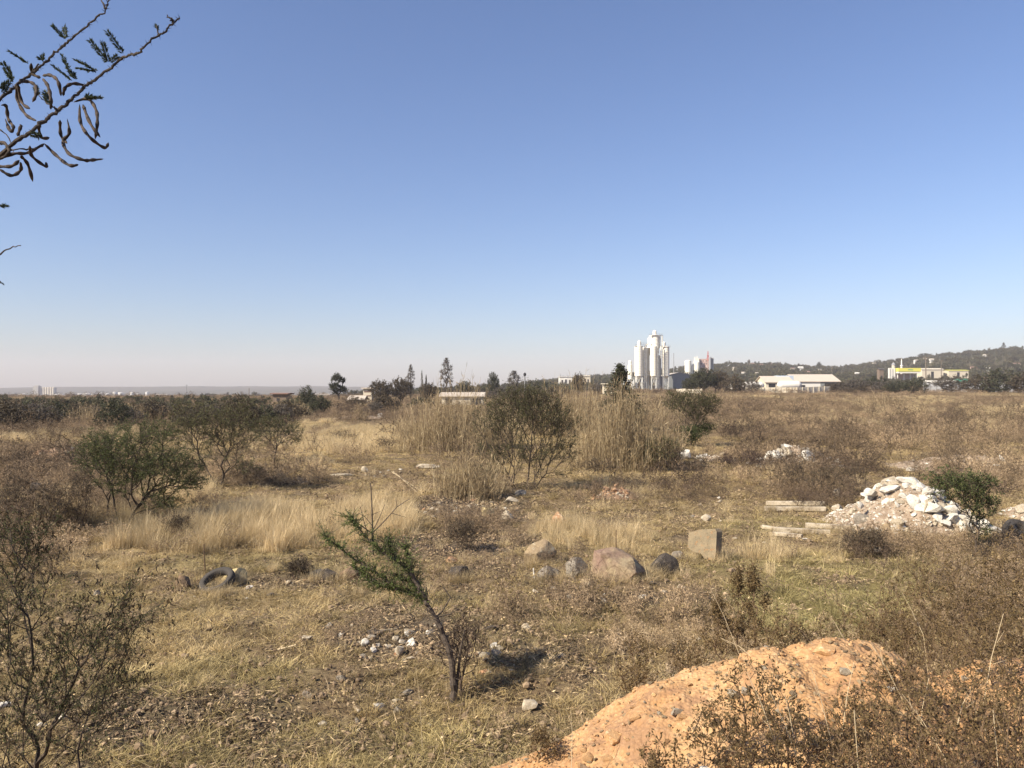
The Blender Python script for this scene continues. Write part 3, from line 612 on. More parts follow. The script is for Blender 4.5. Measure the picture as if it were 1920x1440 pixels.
def shed(name, label, cat, px0, px1, ytop, ybot, d, depth, wall, roof, pitch=.25, rz=0, group=None, opening=None, ridge='x', eave=.5):
    x0, x1 = gx(px0, d), gx(px1, d); w = x1 - x0; zt = at(0, ytop, d)[2]; zb = min(at(0, ybot, d)[2], float(T((x0 + x1) / 2, d))) - .5; cx = (x0 + x1) / 2
    t = thing(name, label, cat, (cx, d, zb), group); rh = (depth if ridge == 'x' else w) / 2 * pitch; hw = zt - zb - rh
    b = B(); ca, sa = math.cos(rz), math.sin(rz)
    def W(p): p = np.array(p, float); q = p.copy(); q[:, 0] = cx + ca * p[:, 0] - sa * p[:, 1]; q[:, 1] = d + depth / 2 + sa * p[:, 0] + ca * p[:, 1]; q[:, 2] = zb + p[:, 2]; return q
    X, Y = w / 2, depth / 2
    V = [(-X, -Y, 0), (X, -Y, 0), (X, Y, 0), (-X, Y, 0), (-X, -Y, hw), (X, -Y, hw), (X, Y, hw), (-X, Y, hw)]
    if ridge == 'x': V += [(-X, 0, hw + rh), (X, 0, hw + rh)]; tri = [[4, 7, 8], [5, 9, 6]]
    else: V += [(0, -Y, hw + rh), (0, Y, hw + rh)]; tri = [[4, 8, 5], [6, 9, 7]]
    b.add(W(V), [np.array([[0, 1, 5, 4], [1, 2, 6, 5], [2, 3, 7, 6], [3, 0, 4, 7]]), np.array(tri)]); part('wall', b, MT[wall], t)
    b = B(); e = eave; th = .18
    if ridge == 'x':
        for s in (-1, 1):
            a = [(-X - e, s * (Y + e), hw - e * pitch), (X + e, s * (Y + e), hw - e * pitch), (X + e, 0, hw + rh), (-X - e, 0, hw + rh)]; bb = a + [(p[0], p[1], p[2] + th) for p in a]
            b.add(W(bb), np.array([[0, 1, 2, 3], [4, 5, 6, 7], [0, 1, 5, 4], [1, 2, 6, 5], [2, 3, 7, 6], [3, 0, 4, 7]]))
    else:
        for s in (-1, 1):
            a = [(s * (X + e), -Y - e, hw - e * pitch), (s * (X + e), Y + e, hw - e * pitch), (0, Y + e, hw + rh), (0, -Y - e, hw + rh)]; bb = a + [(p[0], p[1], p[2] + th) for p in a]
            b.add(W(bb), np.array([[0, 1, 2, 3], [4, 5, 6, 7], [0, 1, 5, 4], [1, 2, 6, 5], [2, 3, 7, 6], [3, 0, 4, 7]]))
    part('roof', b, MT[roof], t)
    for k, (a0, a1, h0, h1, mt) in enumerate(opening or []):
        b = B(); xm = (a0 + a1) / 2 * w - X; yo = .05 + .05 * k; pts = [(a0 * w - X, -Y - yo, h0 * hw), (a1 * w - X, -Y - yo, h0 * hw), (a1 * w - X, -Y - yo, h1 * hw), (a0 * w - X, -Y - yo, h1 * hw)]
        pts += [(p[0], p[1] + .04, p[2]) for p in pts]; b.add(W(pts), np.array([[0, 1, 2, 3], [7, 6, 5, 4], [0, 4, 5, 1], [1, 5, 6, 2], [2, 6, 7, 3], [3, 7, 4, 0]])); part('window' if mt == 'dark' and a1 - a0 < .2 else 'door', b, MT[mt], t)
    return t
WN = [(.15, .28, .35, .75, 'dark'), (.42, .55, 0, .8, 'dark'), (.7, .84, .35, .75, 'dark')]
shed('shed', 'blue grey shed with pale sloping roof just right of the tall silos', 'shed', 1249, 1300, 698.5, 724, 470, 26, 'bluewall', 'roofw', .22, ridge='y')
shed('warehouse', 'long white shed with broad cream roof and dark open end', 'warehouse', 1493, 1574, 702, 735, 300, 16, 'white', 'roofw', .34, opening=[(.56, .99, .0, 1.02, 'bluewall'), (.66, .97, .05, .85, 'dark'), (.1, .2, .3, .7, 'dark')])
shed('workshop', 'low cream roofed workshop with pale blue sheet on its roof', 'workshop', 1436, 1487, 705.5, 735, 285, 12, 'cream', 'roofw', .36, opening=[(.1, .35, .3, .85, 'dark'), (.6, .7, .3, .7, 'dark')])
def roof_monitor():
    d = 291; b = B(); x0, x1 = gx(1456, d), gx(1487, d); b.box(((x0 + x1) / 2, d + 1, at(0, 709, d)[2]), (x1 - x0, 3.2, m_(9.5, d))); q = link('roof_monitor', b.mesh('roof_monitor', MT['roofblue'], origin=np.array(bpy.data.objects['workshop'].location)), bpy.data.objects['workshop'])
roof_monitor()
def tank_h(px0, px1, yt, yb, d, label):
    x0, x1 = gx(px0, d), gx(px1, d); r = m_(yb - yt, d) / 2 * 1.05; zc = at(0, yt, d)[2] - r; t = thing('storage_tank', label, 'tank', ((x0 + x1) / 2, d, float(T((x0 + x1) / 2, d))), 'long white tanks behind the boundary wall')
    b = B(); n = 20; a = np.linspace(0, 2 * np.pi, n, endpoint=False); pr = [(x0, r * .15), (x0 + .25 * r, r * .6), (x0 + .7 * r, r * .93), (x0 + r, r), (x1 - r, r), (x1 - .7 * r, r * .93), (x1 - .25 * r, r * .6), (x1, r * .15)]
    V = np.concatenate([np.stack([np.full(n, px), d + q * np.cos(a), zc + q * np.sin(a)], 1) for px, q in pr]); i = np.arange(n); j = (i + 1) % n
    b.add(V, [np.concatenate([np.stack([k * n + i, k * n + j, (k + 1) * n + j, (k + 1) * n + i], 1) for k in range(len(pr) - 1)]), ]); b.add(np.concatenate([V[:n], V[:n].mean(0)[None]]), np.stack([i, j, np.full(n, n)], 1)); b.add(np.concatenate([V[-n:], V[-n:].mean(0)[None]]), np.stack([i, j, np.full(n, n)], 1))
    part('shell', b, MT['white'], t, smooth=True)
    for f in (.25, .75):
        b = B(); gz = t.location.z - .5; b.box((x0 + (x1 - x0) * f, d, (gz + zc) / 2), (.4, r * 1.6, zc - gz)); part('saddle', b, MT['steel'], t)
tank_h(1391, 1433, 716, 729, 262, 'long white rounded tank at the left end of the cream wall')
tank_h(1457, 1503, 714, 729, 262, 'long white rounded tank in front of the cream roofed workshop')
def wall_run(name, label, pts, h, mat, thick=.25, cat='wall', post=0):
    """pts: (px, d, y of top)"""
    b = B(); P0 = onground(pts[0][0], pts[0][1])
    t = thing(name, label, cat, P0)
    for (p0, d0, y0), (p1, d1, y1) in zip(pts[:-1], pts[1:]):
        a, c = at(p0, y0, d0), at(p1, y1, d1); nrm = unit(np.cross(c - a, [0, 0, 1.])) * thick / 2; za, zc = T(a[0], a[1]) - .6, T(c[0], c[1]) - .6
        V = [a + nrm, c + nrm, c - nrm, a - nrm]; V = V + [np.array([v[0], v[1], zz]) for v, zz in zip(V, (za, zc, zc, za))]
        b.add(V, np.array([[0, 1, 2, 3], [0, 1, 5, 4], [2, 3, 7, 6], [1, 2, 6, 5], [3, 0, 4, 7]]))
    part('wall_panel', b, MT[mat], t)
    if post:
        for (p0, d0, y0), (p1, d1, y1) in zip(pts[:-1], pts[1:]):
            for k in range(post):
                s = k / post; a = at(p0 + (p1 - p0) * s, y0 + (y1 - y0) * s - .5, d0 + (d1 - d0) * s); q = B(); z = T(a[0], a[1]) - .5; q.box((a[0], a[1] - thick / 2 - .1, (a[2] + z) / 2), (.22, .2, a[2] - z)); part('post', q, MT[mat], t)
    return t
wall_run('boundary_wall', 'low cream boundary wall in front of the white tanks and workshop', [(1398, 255, 727), (1432, 252, 726.5), (1494, 250, 726.5), (1556, 256, 724)], 2, 'cream', post=6)
wall_run('boundary_wall', 'broken low white wall below the silos among the pale grass', [(1268, 240, 730), (1285, 239, 728.5), (1287, 239, 730), (1306, 238, 729), (1308, 238, 730.5), (1316, 238, 728.5)], 1, 'cream')
wall_run('fence', 'grey panel fence running along the far right edge of the field', [(1732, 286, 718), (1790, 280, 719), (1860, 276, 717), (1925, 270, 715), (2010, 262, 713)], 2, 'steel', .06, 'fence', post=5)

def cluster_two():
    d = 760; Z = lambda y: at(0, y, d)[2]; g = T(gx(1310, d), d)
    t = thing('silo_works', 'smaller white and pink silo works with a red mast beyond the tall silos', 'silo works', (gx(1310, d), d, g))
    def cyl(a, c, yt, mat='silo', dd=0, dome=.6, nm='silo'):
        b = B(); r = m_(c - a, d) / 2; b.lathe((gx((a + c) / 2, d), d + dd, g), [(r, -2), (r, Z(yt) - g), (r * .5, Z(yt) - g + dome)], 20); part(nm, b, MT[mat], t)
    cyl(1284, 1296.5, 676.5); cyl(1301, 1313, 679, dd=2); cyl(1334, 1339.5, 671.5, 'silo_grey', 3); cyl(1329.5, 1334.5, 670, 'steel', 1); cyl(1297, 1300, 684)
    b = B(); b.box((gx(1307, d), d + 2, (Z(679) + Z(671.5)) / 2), (m_(8, d), 4, Z(671.5) - Z(679))); b.box((gx(1304, d), d + 2, Z(671)), (.5, .5, 2.4)); b.box((gx(1308, d), d + 2, Z(670)), (.5, .5, 3)); part('top_house', b, MT['silo'], t)
    b = B(); b.box((gx(1321, d), d + 8, (Z(672.5) + g) / 2), (m_(20, d), 7, Z(672.5) - g)); part('works_building', b, MT['pink'], t)
    for k in range(5):
        for j in range(3):
            q = B(); q.box((gx(1314 + k * 3.2, d), d + 4.45, Z(676.5 + j * 5)), (m_(1.4, d), .08, m_(2, d))); part('window', q, MT['white' if (k + j) % 3 == 0 else 'roofdark'], t)
    b = B(); b.box((gx(1329, d), d + 3, (Z(658) + Z(676)) / 2), (.5, .5, Z(658) - Z(676)))
    for y in (662, 667, 671): b.box((gx(1329, d), d + 3, Z(y)), (2.6 - (671 - y) * .12, .4, .4))
    b.seg((gx(1326.5, d), d + 3, Z(674)), (gx(1329, d), d + 3, Z(663)), .18); b.seg((gx(1331.5, d), d + 3, Z(674)), (gx(1329, d), d + 3, Z(663)), .18); part('mast', b, MT['redmast'], t)
cluster_two()
def pole(name, label, cat, px, yt, d, r, mat='pole', arms=(), group=None, extra=None):
    g = T(gx(px, d), d); x = gx(px, d); zt = at(0, yt, d)[2]; t = thing(name, label, cat, (x, d, g), group); b = B(); b.lathe((x, d, g - .5), [(r * 1.25, 0), (r, zt - g + .5)], 8); part('pole', b, MT[mat], t)
    for zo, w in arms: q = B(); q.box((x, d, zt - zo), (w, .2, .2)); [q.box((x + s * w * .42, d, zt - zo + .28), (.14, .14, .35)) for s in (-1, 0, 1)]; part('crossarm', q, MT[mat], t)
    return t
pole('radio_mast', 'thin lattice mast rising between the tall silos and the smaller works', 'mast', 1263.3, 662, 700, .28, 'steel')
pole('power_pole', 'taller wooden power pole with crossarm beside the yellow canopy', 'power pole', 1736, 668.5, 330, .2, arms=[(.5, 2.4), (1.4, 1.8)])
pole('power_pole', 'thin power pole to the right of the taller pole with crossarm', 'power pole', 1765, 675, 360, .16, arms=[(.4, 1.4)])
pole('power_pole', 'short pole on the hillside above the cream roofed warehouse', 'power pole', 1560, 687, 520, .2)
pole('radio_mast', 'slim mast with stacked antennas above the left tree line', 'mast', 350, 721, 620, .2, 'steel', arms=[(.8, 1.6), (2.2, 1.3), (3.6, 1.0)])
pole('power_pole', 'thin dark pole among bushes right of the antenna mast', 'power pole', 467, 728, 300, .12)
t = pole('lamp_mast', 'tall lamp mast with a round top and platform behind the centre tree', 'lamp mast', 984, 703, 260, .16, 'steel')
b = B(); c = t.location; zt = at(0, 700, 260)[2]; b.lathe((c.x, c.y, zt - 1.0), [(.1, 0), (.42, .25), (.5, .7), (.35, 1.1), (.08, 1.25)], 12); part('lamp_head', b, MT['dark'], t)
b = B(); b.box((c.x + .5, c.y, at(0, 708, 260)[2]), (1.5, .6, .1)); b.box((c.x + 1.1, c.y, at(0, 706.5, 260)[2]), (.08, .5, 1.0)); part('platform', b, MT['steel'], t)

def forecourt():
    d = 640; Z = lambda y: at(0, y, d)[2]; g = T(gx(1700, d), d); t = thing('fuel_canopy', 'bright yellow banded canopy with white pillars below the right hillside', 'canopy', (gx(1700, d), d, g))
    b = B(); b.box((gx(1700.5, d), d, Z(693.5)), (m_(42, d), 9, m_(6.5, d))); part('fascia', b, MT['yellow'], t)
    b = B(); b.box((gx(1700.5, d), d, Z(698.5)), (m_(41, d), 8.4, m_(3, d))); part('ceiling_band', b, MT['white'], t)
    b = B()
    for k in range(6): b.box((gx(1698 + k * 1.6, d), d - 4.54, Z(693.4)), (m_(.9, d), .06, m_(2.2, d)))
    part('lettering', b, MT['green'], t)
    for p in (1683, 1695, 1707, 1718): q = B(); q.box((gx(p, d), d, (g + Z(700)) / 2 - .5), (.7, .7, Z(700) - g + 1)); part('pillar', q, MT['white'], t)
    b = B(); b.box((gx(1700, d), d + 8, (g + Z(701)) / 2), (m_(40, d), 5, Z(701) - g)); part('shop_building', b, MT['pink'], t)
    t = thing('price_tower', 'white slatted sign tower standing left of the yellow canopy', 'sign', (gx(1672, d), d, g))
    b = B(); b.box((gx(1672, d), d, (g + Z(690)) / 2), (m_(12, d), 1.5, Z(690) - g)); part('board', b, MT['white'], t); b = B(); [b.box((gx(p, d), d - .8, (g + Z(692)) / 2 + 2), (m_(1.2, d), .08, Z(692) - g - 4)) for p in (1669, 1673.5)]; part('dark_strip', b, MT['steel'], t)
    t = thing('spire', 'thin white spire rising just above the yellow canopy', 'spire', (gx(1706.5, d), d + 14, g)); b = B(); x = gx(1706.5, d); b.lathe((x, d + 14, g), [(1.0, 0), (.9, Z(686) - g), (.55, Z(684) - g), (.5, Z(677) - g), (.12, Z(671) - g)], 10); part('shaft', b, MT['white'], t)
    b = B(); b.lathe((x, d + 14, Z(686)), [(.9, 0), (1.3, .3), (1.3, .7), (.9, 1)], 10); part('balcony', b, MT['white'], t)
    t = thing('domed_tower', 'squat tower with small grey dome left of the white spire', 'tower', (gx(1691, d), d + 14, g)); b = B(); x = gx(1691, d); b.lathe((x, d + 14, g), [(1.4, 0), (1.4, Z(684) - g)], 12); part('drum', b, MT['cream'], t); b = B(); b.lathe((x, d + 14, Z(684)), [(1.6, 0), (1.5, .8), (1, 1.6), (.3, 2.1), (.05, 3)], 12); part('dome', b, MT['steel'], t)
forecourt()
shed('shop_row', 'long pale yellow roofed building right of the yellow canopy', 'building', 1729, 1769, 690.5, 703, 660, 10, 'cream', 'cream', .2, opening=WN[1:2])
shed('shop_row', 'second pale yellow building further right along the hill foot', 'building', 1779, 1816, 693.5, 702, 660, 10, 'cream', 'yellow', .12, opening=WN[1:2])
shed('kiosk', 'small brown brick kiosk left of the slatted sign tower', 'kiosk', 1649, 1657, 691, 702, 600, 4, 'brickbrown', 'roofdark', .3, opening=[(.3, .7, 0, .6, 'dark')])
shed('container', 'green tarpaulin covered store behind the grey fence', 'container', 1793, 1819, 711, 730, 300, 5, 'green', 'green', .3, opening=[(.3, .6, 0, .8, 'dark')])
shed('container', 'pale container with grey tarpaulin right of the green store', 'container', 1821, 1856, 712.5, 730, 302, 5, 'cream', 'roofw', .2, opening=[(.3, .5, 0, .8, 'dark')])
for p0, p1, y, lab in ((1733, 1746, 713, 'white caravan nearest the left end of the grey fence'), (1749, 1763, 713.5, 'white caravan between the two power poles'), (1767, 1790, 712.5, 'wide white caravan left of the green store')):
    d = 300; t = thing('caravan', lab, 'caravan', onground((p0 + p1) / 2, d), 'white caravans behind the fence'); x0, x1 = gx(p0, d), gx(p1, d); z0 = t.location.z; zt = at(0, y, d)[2]
    b = B(); b.box(((x0 + x1) / 2, d, (z0 + .5 + zt) / 2), (x1 - x0, 2.2, zt - z0 - .5), taper=.94); part('body', b, MT['white'], t)
    b = B(); b.box(((x0 + x1) / 2 - .2, d - 1.12, zt - 1.0), ((x1 - x0) * .5, .05, .6)); part('window', b, MT['dark'], t)
    for s in (-1, 1): b = B(); b.tube([((x0 + x1) / 2 + s * .5, d - 1.05, z0 + .35), ((x0 + x1) / 2 + s * .5, d - .85, z0 + .35)], .35, 14); part('wheel', b, MT['dark'], t)
    b = B(); b.box(((x0 + x1) / 2 + (x1 - x0) * .35, d - 1.12, (z0 + zt) / 2 + .2), (.6, .05, 1.5)); part('door', b, MT['cream'], t)
shed('farm_shed', 'low wide shed with bright pale roof behind the centre reeds', 'shed', 828, 905, 737, 752, 170, 7, 'cream', 'roofw', .2, opening=[(.1, .25, .2, .8, 'dark'), (.7, .95, .1, .8, 'dark')])
shed('tower_house', 'small cream tower building between the two round brown trees', 'building', 681, 697, 728, 750, 190, 3, 'cream', 'roofw', .05, opening=[(.1, .9, .78, .84, 'roofred'), (.1, .9, .55, .6, 'roofred')])
shed('farm_shed', 'low building with pale roof left of the cream tower building', 'shed', 655, 680, 743, 756, 180, 5, 'brickbrown', 'roofw', .3, opening=[(.3, .5, 0, .7, 'dark')])
shed('farm_shed', 'small rusty flat shed above the left reeds', 'shed', 511, 537, 738, 750, 170, 4, 'brickbrown', 'roofred', .05, opening=[(.3, .5, 0, .7, 'dark')])
shed('warehouse', 'white flat topped building left of the small round tree near the silos', 'building', 1049, 1074, 706, 722, 620, 12, 'white', 'white', .04, opening=WN)
shed('warehouse', 'pale building just right of the small round tree near the silos', 'building', 1088, 1107, 704, 720, 640, 12, 'cream', 'cream', .1, opening=WN)
shed('farm_shed', 'short cream wall fragment left of the dark conifer', 'shed', 1131, 1148, 720, 730, 235, 2, 'cream', 'cream', .05)
HS = [(1502, 689, 9, 'white', 'white', 'white house with white roof high above the warehouse'), (1487, 691, 6, 'cream', 'roofred', 'small cream house with red roof left of the white hillside house'), (1396, 699, 9, 'white', 'roofw', 'white house low on the hill above the left tank'), (1420, 700, 5, 'cream', 'roofw', 'tiny pale house beside the low white hill house'),
      (1427, 684, 8, 'pink', 'roofred', 'reddish house on the hill crest above the tanks'), (1411, 682, 7, 'cream', 'roofred', 'house with red roof on the hill crest further left'), (1447, 683, 6, 'pink', 'roofred', 'red roofed house on the crest right of its neighbour'), (1513, 697, 12, 'cream', 'roofred', 'broad house with brownish red roof above the warehouse roof'),
      (1608, 700, 7, 'white', 'white', 'white house low beside the dark trees'), (1631, 703, 7, 'white', 'roofw', 'pale house between the brick kiosk and the dark trees'), (1640, 682, 6, 'white', 'roofw', 'small white house on the wooded slope above the kiosk'), (1719, 676, 7, 'white', 'roofw', 'white house on the slope above the yellow canopy'),
      (1735, 673, 6, 'cream', 'roofw', 'cream house at the top of the tall power pole'), (1748, 674, 7, 'white', 'roofw', 'pale house just right of the tall power pole'), (1849, 666, 7, 'white', 'roofw', 'white house highest on the right hillside'), (1852, 690, 12, 'white', 'white', 'bright white house low on the right hillside'),
      (1827, 689, 9, 'pink', 'roofred', 'reddish brick house left of the bright white house'), (1908, 682, 12, 'cream', 'roofred', 'tan house near the right edge of the hill'), (1780, 690, 8, 'cream', 'roofw', 'cream house above the second yellow building'), (1378, 690, 6, 'cream', 'roofw', 'small cream house at the hill foot right of the works'),
      (1538, 693, 6, 'cream', 'roofdark', 'cream house with dark roof above the warehouse end'), (1666, 700, 8, 'cream', 'roofred', 'house with red roof behind the sign tower'), (1180, 708, 8, 'cream', 'roofred', 'house with red roof just left of the silos'), (1166, 707, 6, 'pink', 'roofred', 'small reddish house on the ridge beyond the conifer')]
def house_on_slope(px, y, w, wall, roof, lab):
    rx, rz = ray(px, y + 5); d = 480.
    while d < 1800 and CAMZ + rz * d > float(T(rx * d, d)): d *= 1.01
    d = min(d, 1500.) * .97; t = shed('hillside_house', lab, 'house', px - w / 2, px + w / 2, y - 1.6, y + 6, d, m_(w, d) * .7, wall, roof, .5, opening=WN, eave=.3, group='houses dotted over the far hillside')
for h in HS: house_on_slope(*h)

def far_plant():
    d = 2300; Z = lambda y: at(0, y, d)[2]; g = float(T(gx(84, d), d)); t = thing('grain_elevator', 'grey brown grain elevator with a row of silos on the far left horizon', 'grain elevator', (gx(84, d), d, g))
    b = B(); b.box((gx(70, d), d, (Z(724.5) + g) / 2), (m_(10, d), 18, Z(724.5) - g)); b.box((gx(70, d), d, Z(723.6)), (m_(8, d), 10, m_(1.6, d))); part('headhouse', b, MT['silo_grey'], t)
    for k in range(6):
        b = B(); r = m_(2.1, d); b.lathe((gx(77.5 + k * 4.6, d), d, g), [(r, 0), (r, Z(726.3) - g), (r * .6, Z(725.6) - g)], 16); part('silo', b, MT['silo_grey' if k < 1 else 'cream'], t)
    b = B(); b.box((gx(89, d), d + 6, (Z(727) + g) / 2), (m_(27, d), 10, Z(727) - g)); part('silo_house', b, MT['silo_grey'], t)
    TK = [(42, 738.5, 12), (54, 739.5, 8), (62, 739.5, 6), (74, 739.5, 8), (31, 741, 6), (111, 738.5, 18), (127, 741, 12), (139, 738, 12), (150, 738, 8), (162, 738, 16), (176, 738.5, 8), (189, 737, 6), (201, 737.5, 8), (216, 734.5, 8), (227, 735.5, 10), (248, 735.5, 7), (260, 737, 8), (276, 734.5, 6), (12, 741, 8), (298, 739, 12)]
    D = ['squat', 'small', 'wide', 'tall', 'low']
    for i, (px, y, w) in enumerate(TK):
        dd = 2100 + (i % 4) * 40; r = m_(w / 2, dd); gg = float(T(gx(px, dd), dd)); zt = at(0, y, dd)[2]; wh = i % 3 != 1
        t = thing('fuel_tank', 'squat pale cylindrical tank in the long tank farm on the left horizon', 'tank', (gx(px, dd), dd, gg), 'tanks of the far tank farm')
        b = B(); b.lathe((gx(px, dd), dd, gg - 2), [(r, 0), (r, zt - gg + 1.4)], 18, cap=False); part('shell', b, MT['white'], t); b = B(); b.lathe((gx(px, dd), dd, zt - .6), [(r * 1.02, 0), (r * .5, .7), (r * .05, .9)], 18); part('roof', b, MT['silo' if wh else 'silo_grey'], t)
far_plant()
shed('warehouse', 'long low warehouse with pale roof right of the tank farm', 'warehouse', 286, 309, 739.5, 744, 1500, 30, 'cream', 'roofw', .1)
shed('warehouse', 'long grey warehouse below the antenna mast', 'warehouse', 312, 380, 743.3, 748, 640, 20, 'bluewall', 'roofw', .06)
shed('warehouse', 'white low building between the dark bush and the tall split tree', 'warehouse', 588, 616, 738.5, 744, 900, 20, 'white', 'roofw', .1)

# ------------------------------------------------------------------ tree line between field and town
def proto_tree(name, seed, h, w, leafm, nl, L, shape='round', nt=220, trunk=.12, bf=.45, seg=.45):
    rng = np.random.default_rng(seed)
    if shape == 'round': tg = ball(rng, nt, .4) * [w / 2, w / 2, h * .40] + [0, 0, h * .58]
    elif shape == 'low': tg = ball(rng, nt, .4) * [w / 2, w / 2, h * .5] + [0, 0, h * .48]; tg[:, 2] = np.maximum(tg[:, 2], .12 * h)
    elif shape == 'poplar': z = rng.random(nt) ** .9; rr = w / 2 * np.sin(np.pi * np.clip(z * .93 + .07, 0, 1)) ** .7 * np.sqrt(rng.random(nt)); a = rng.uniform(0, 6.28, nt); tg = np.stack([rr * np.cos(a), rr * np.sin(a), h * (.16 + .84 * z)], 1)
    elif shape == 'conifer': z = rng.random(nt); rr = w / 2 * (1 - z) ** .8 * np.sqrt(rng.random(nt)); a = rng.uniform(0, 6.28, nt); tg = np.stack([rr * np.cos(a), rr * np.sin(a), h * (.08 + .92 * z)], 1)
    else:
        k = np.array([[-.22, 0, .80], [.18, .1, .86], [-.02, -.1, .62], [.24, 0, .58], [-.26, .1, .52], [0, 0, .92], [.05, 0, .40]]); i = rng.integers(0, len(k), nt); tg = ball(rng, nt, .5) * [w * .26, w * .26, h * .13] + k[i] * [w, w, h]
    g = grow(rng, [np.zeros(3), np.array([.1, .1, 0])], tg, bf, seg, .1, .012, trunk); b = B(); wood(b, g, 4); t = thing(name, 'tree', 'tree', (0, 0, 0)); part('trunk', b, MT['bark'], t)
    V, F = foliage(g, rng, nl, L, L * .6, L * .7, 8, along=.2); b = B(); b.add(V, F); part('crown', b, MT[leafm], t, tint=np.clip(rng.beta(2, 2, nl), 0, 1)); t['h'] = h; t['w'] = w
    return t
PT = {}
PT['bushA'] = proto_tree('bushy_tree', 301, 3.6, 4.6, 'brown_leaf', 3600, .20, 'low'); PT['bushB'] = proto_tree('bushy_tree', 302, 3.8, 4.4, 'dark_leaf', 3600, .20, 'low'); PT['bushC'] = proto_tree('bushy_tree', 303, 3.2, 4.2, 'grey_leaf', 2600, .18, 'low')
PT['round'] = proto_tree('round_tree', 304, 6.5, 6.6, 'brown_leaf', 6500, .26, 'round', 320, .2); PT['poplar'] = proto_tree('poplar', 305, 9, 3.2, 'grey_leaf', 2600, .2, 'poplar', 260, .16, .6); PT['conifer'] = proto_tree('conifer', 306, 6, 4.4, 'dark_leaf', 5200, .16, 'conifer', 220, .14, .3)
PT['gum'] = proto_tree('split_tree', 307, 8, 4.5, 'dark_leaf', 6500, .24, 'gum', 260, .25, .4); PT['roundg'] = proto_tree('round_tree', 308, 6.5, 7.0, 'dark_leaf', 6500, .26, 'round', 320, .2)
used = set()
def put(kind, px, yt, d, wpx, label, group=None, cat='tree', yb=None):
    p = PT[kind]; o = p if kind not in used else copy_tree(p); used.add(kind)
    g = onground(px, d); h = at(0, yt, d)[2] - g[2] + .2; s = m_(wpx, d) / p['w']; o.location = (g[0], g[1], g[2] - .2); o.scale = (s, s, h / p['h'] * 1.02); o.rotation_euler = (0, 0, R.uniform(0, 6.28))
    o['label'] = label; o['category'] = cat
    if group: o['group'] = group
    return o
put('gum', 632, 703, 210, 36, 'dark tree with split lumpy crown standing tallest left of centre')
put('round', 714, 711, 185, 46, 'round brown crowned tree right of the cream tower building'); put('round', 752, 706, 190, 44, 'wide brown leafed tree just left of the small green spires')
put('poplar', 770, 686, 215, 18, 'slim bare grey tree rising behind the wide brown tree'); put('poplar', 837, 674, 230, 28, 'tallest bare grey poplar standing alone near the centre'); put('conifer', 791, 697, 225, 9, 'thin dark green spire tree left of the grey poplar'); put('conifer', 799, 705, 220, 12, 'shorter dark green spire tree touching the thin spire')
put('round', 804, 716, 200, 36, 'low brown tree between the spires and the grey poplar', ); put('roundg', 925, 697, 260, 26, 'dark round tree left of the grey feathery tree'); put('poplar', 964, 697, 262, 34, 'feathery grey tree beside the tall lamp mast')
put('round', 1084, 698, 230, 26, 'round brown tree between two pale flat buildings'); put('roundg', 870, 714, 330, 40, 'broad dark green tree right of the grey poplar'); put('roundg', 1013, 714, 380, 60, 'dark tree on the ridge right of the lamp mast')
put('conifer', 1163, 688, 68, 128, 'dark green conifer with pointed top in front of the tall silos'); 
put('bushB', 575, 722, 120, 42, 'dark bush with pointed top left of the split tree'); put('bushB', 600, 741, 115, 52, 'low dark bush below the split tree'); put('bushA', 668, 744, 150, 40, 'low bush in front of the low pale roofed building')
put('bushA', 725, 738, 120, 60, 'low dark bush under the round brown tree'); put('bushB', 790, 745, 140, 60, 'dark bush below the green spires'); put('bushC', 705, 752, 110, 40, 'grey low bush right of the pale reed tuft')
put('roundg', 1318, 689, 250, 56, 'big dark green tree right of the blue grey shed', ); put('round', 1346, 694, 255, 46, 'brown green tree right of the big dark tree'); put('roundg', 1294, 708, 240, 34, 'smaller dark tree against the blue grey shed'); put('bushA', 1374, 702, 240, 50, 'low brown tree right of the hill foot trees'); put('bushC', 1410, 712, 250, 40, 'grey bush behind the left white tank')
put('roundg', 1448, 693, 900, 24, 'dark tree standing out on the hill above the tanks'); put('roundg', 1536, 678, 1150, 10, 'dark round tree breaking the skyline above the warehouse'); put('conifer', 1882, 643, 1350, 18, 'pointed conifer highest on the right skyline'); put('roundg', 1736, 662, 1250, 30, 'broad dark tree on the skyline near the tall power pole')
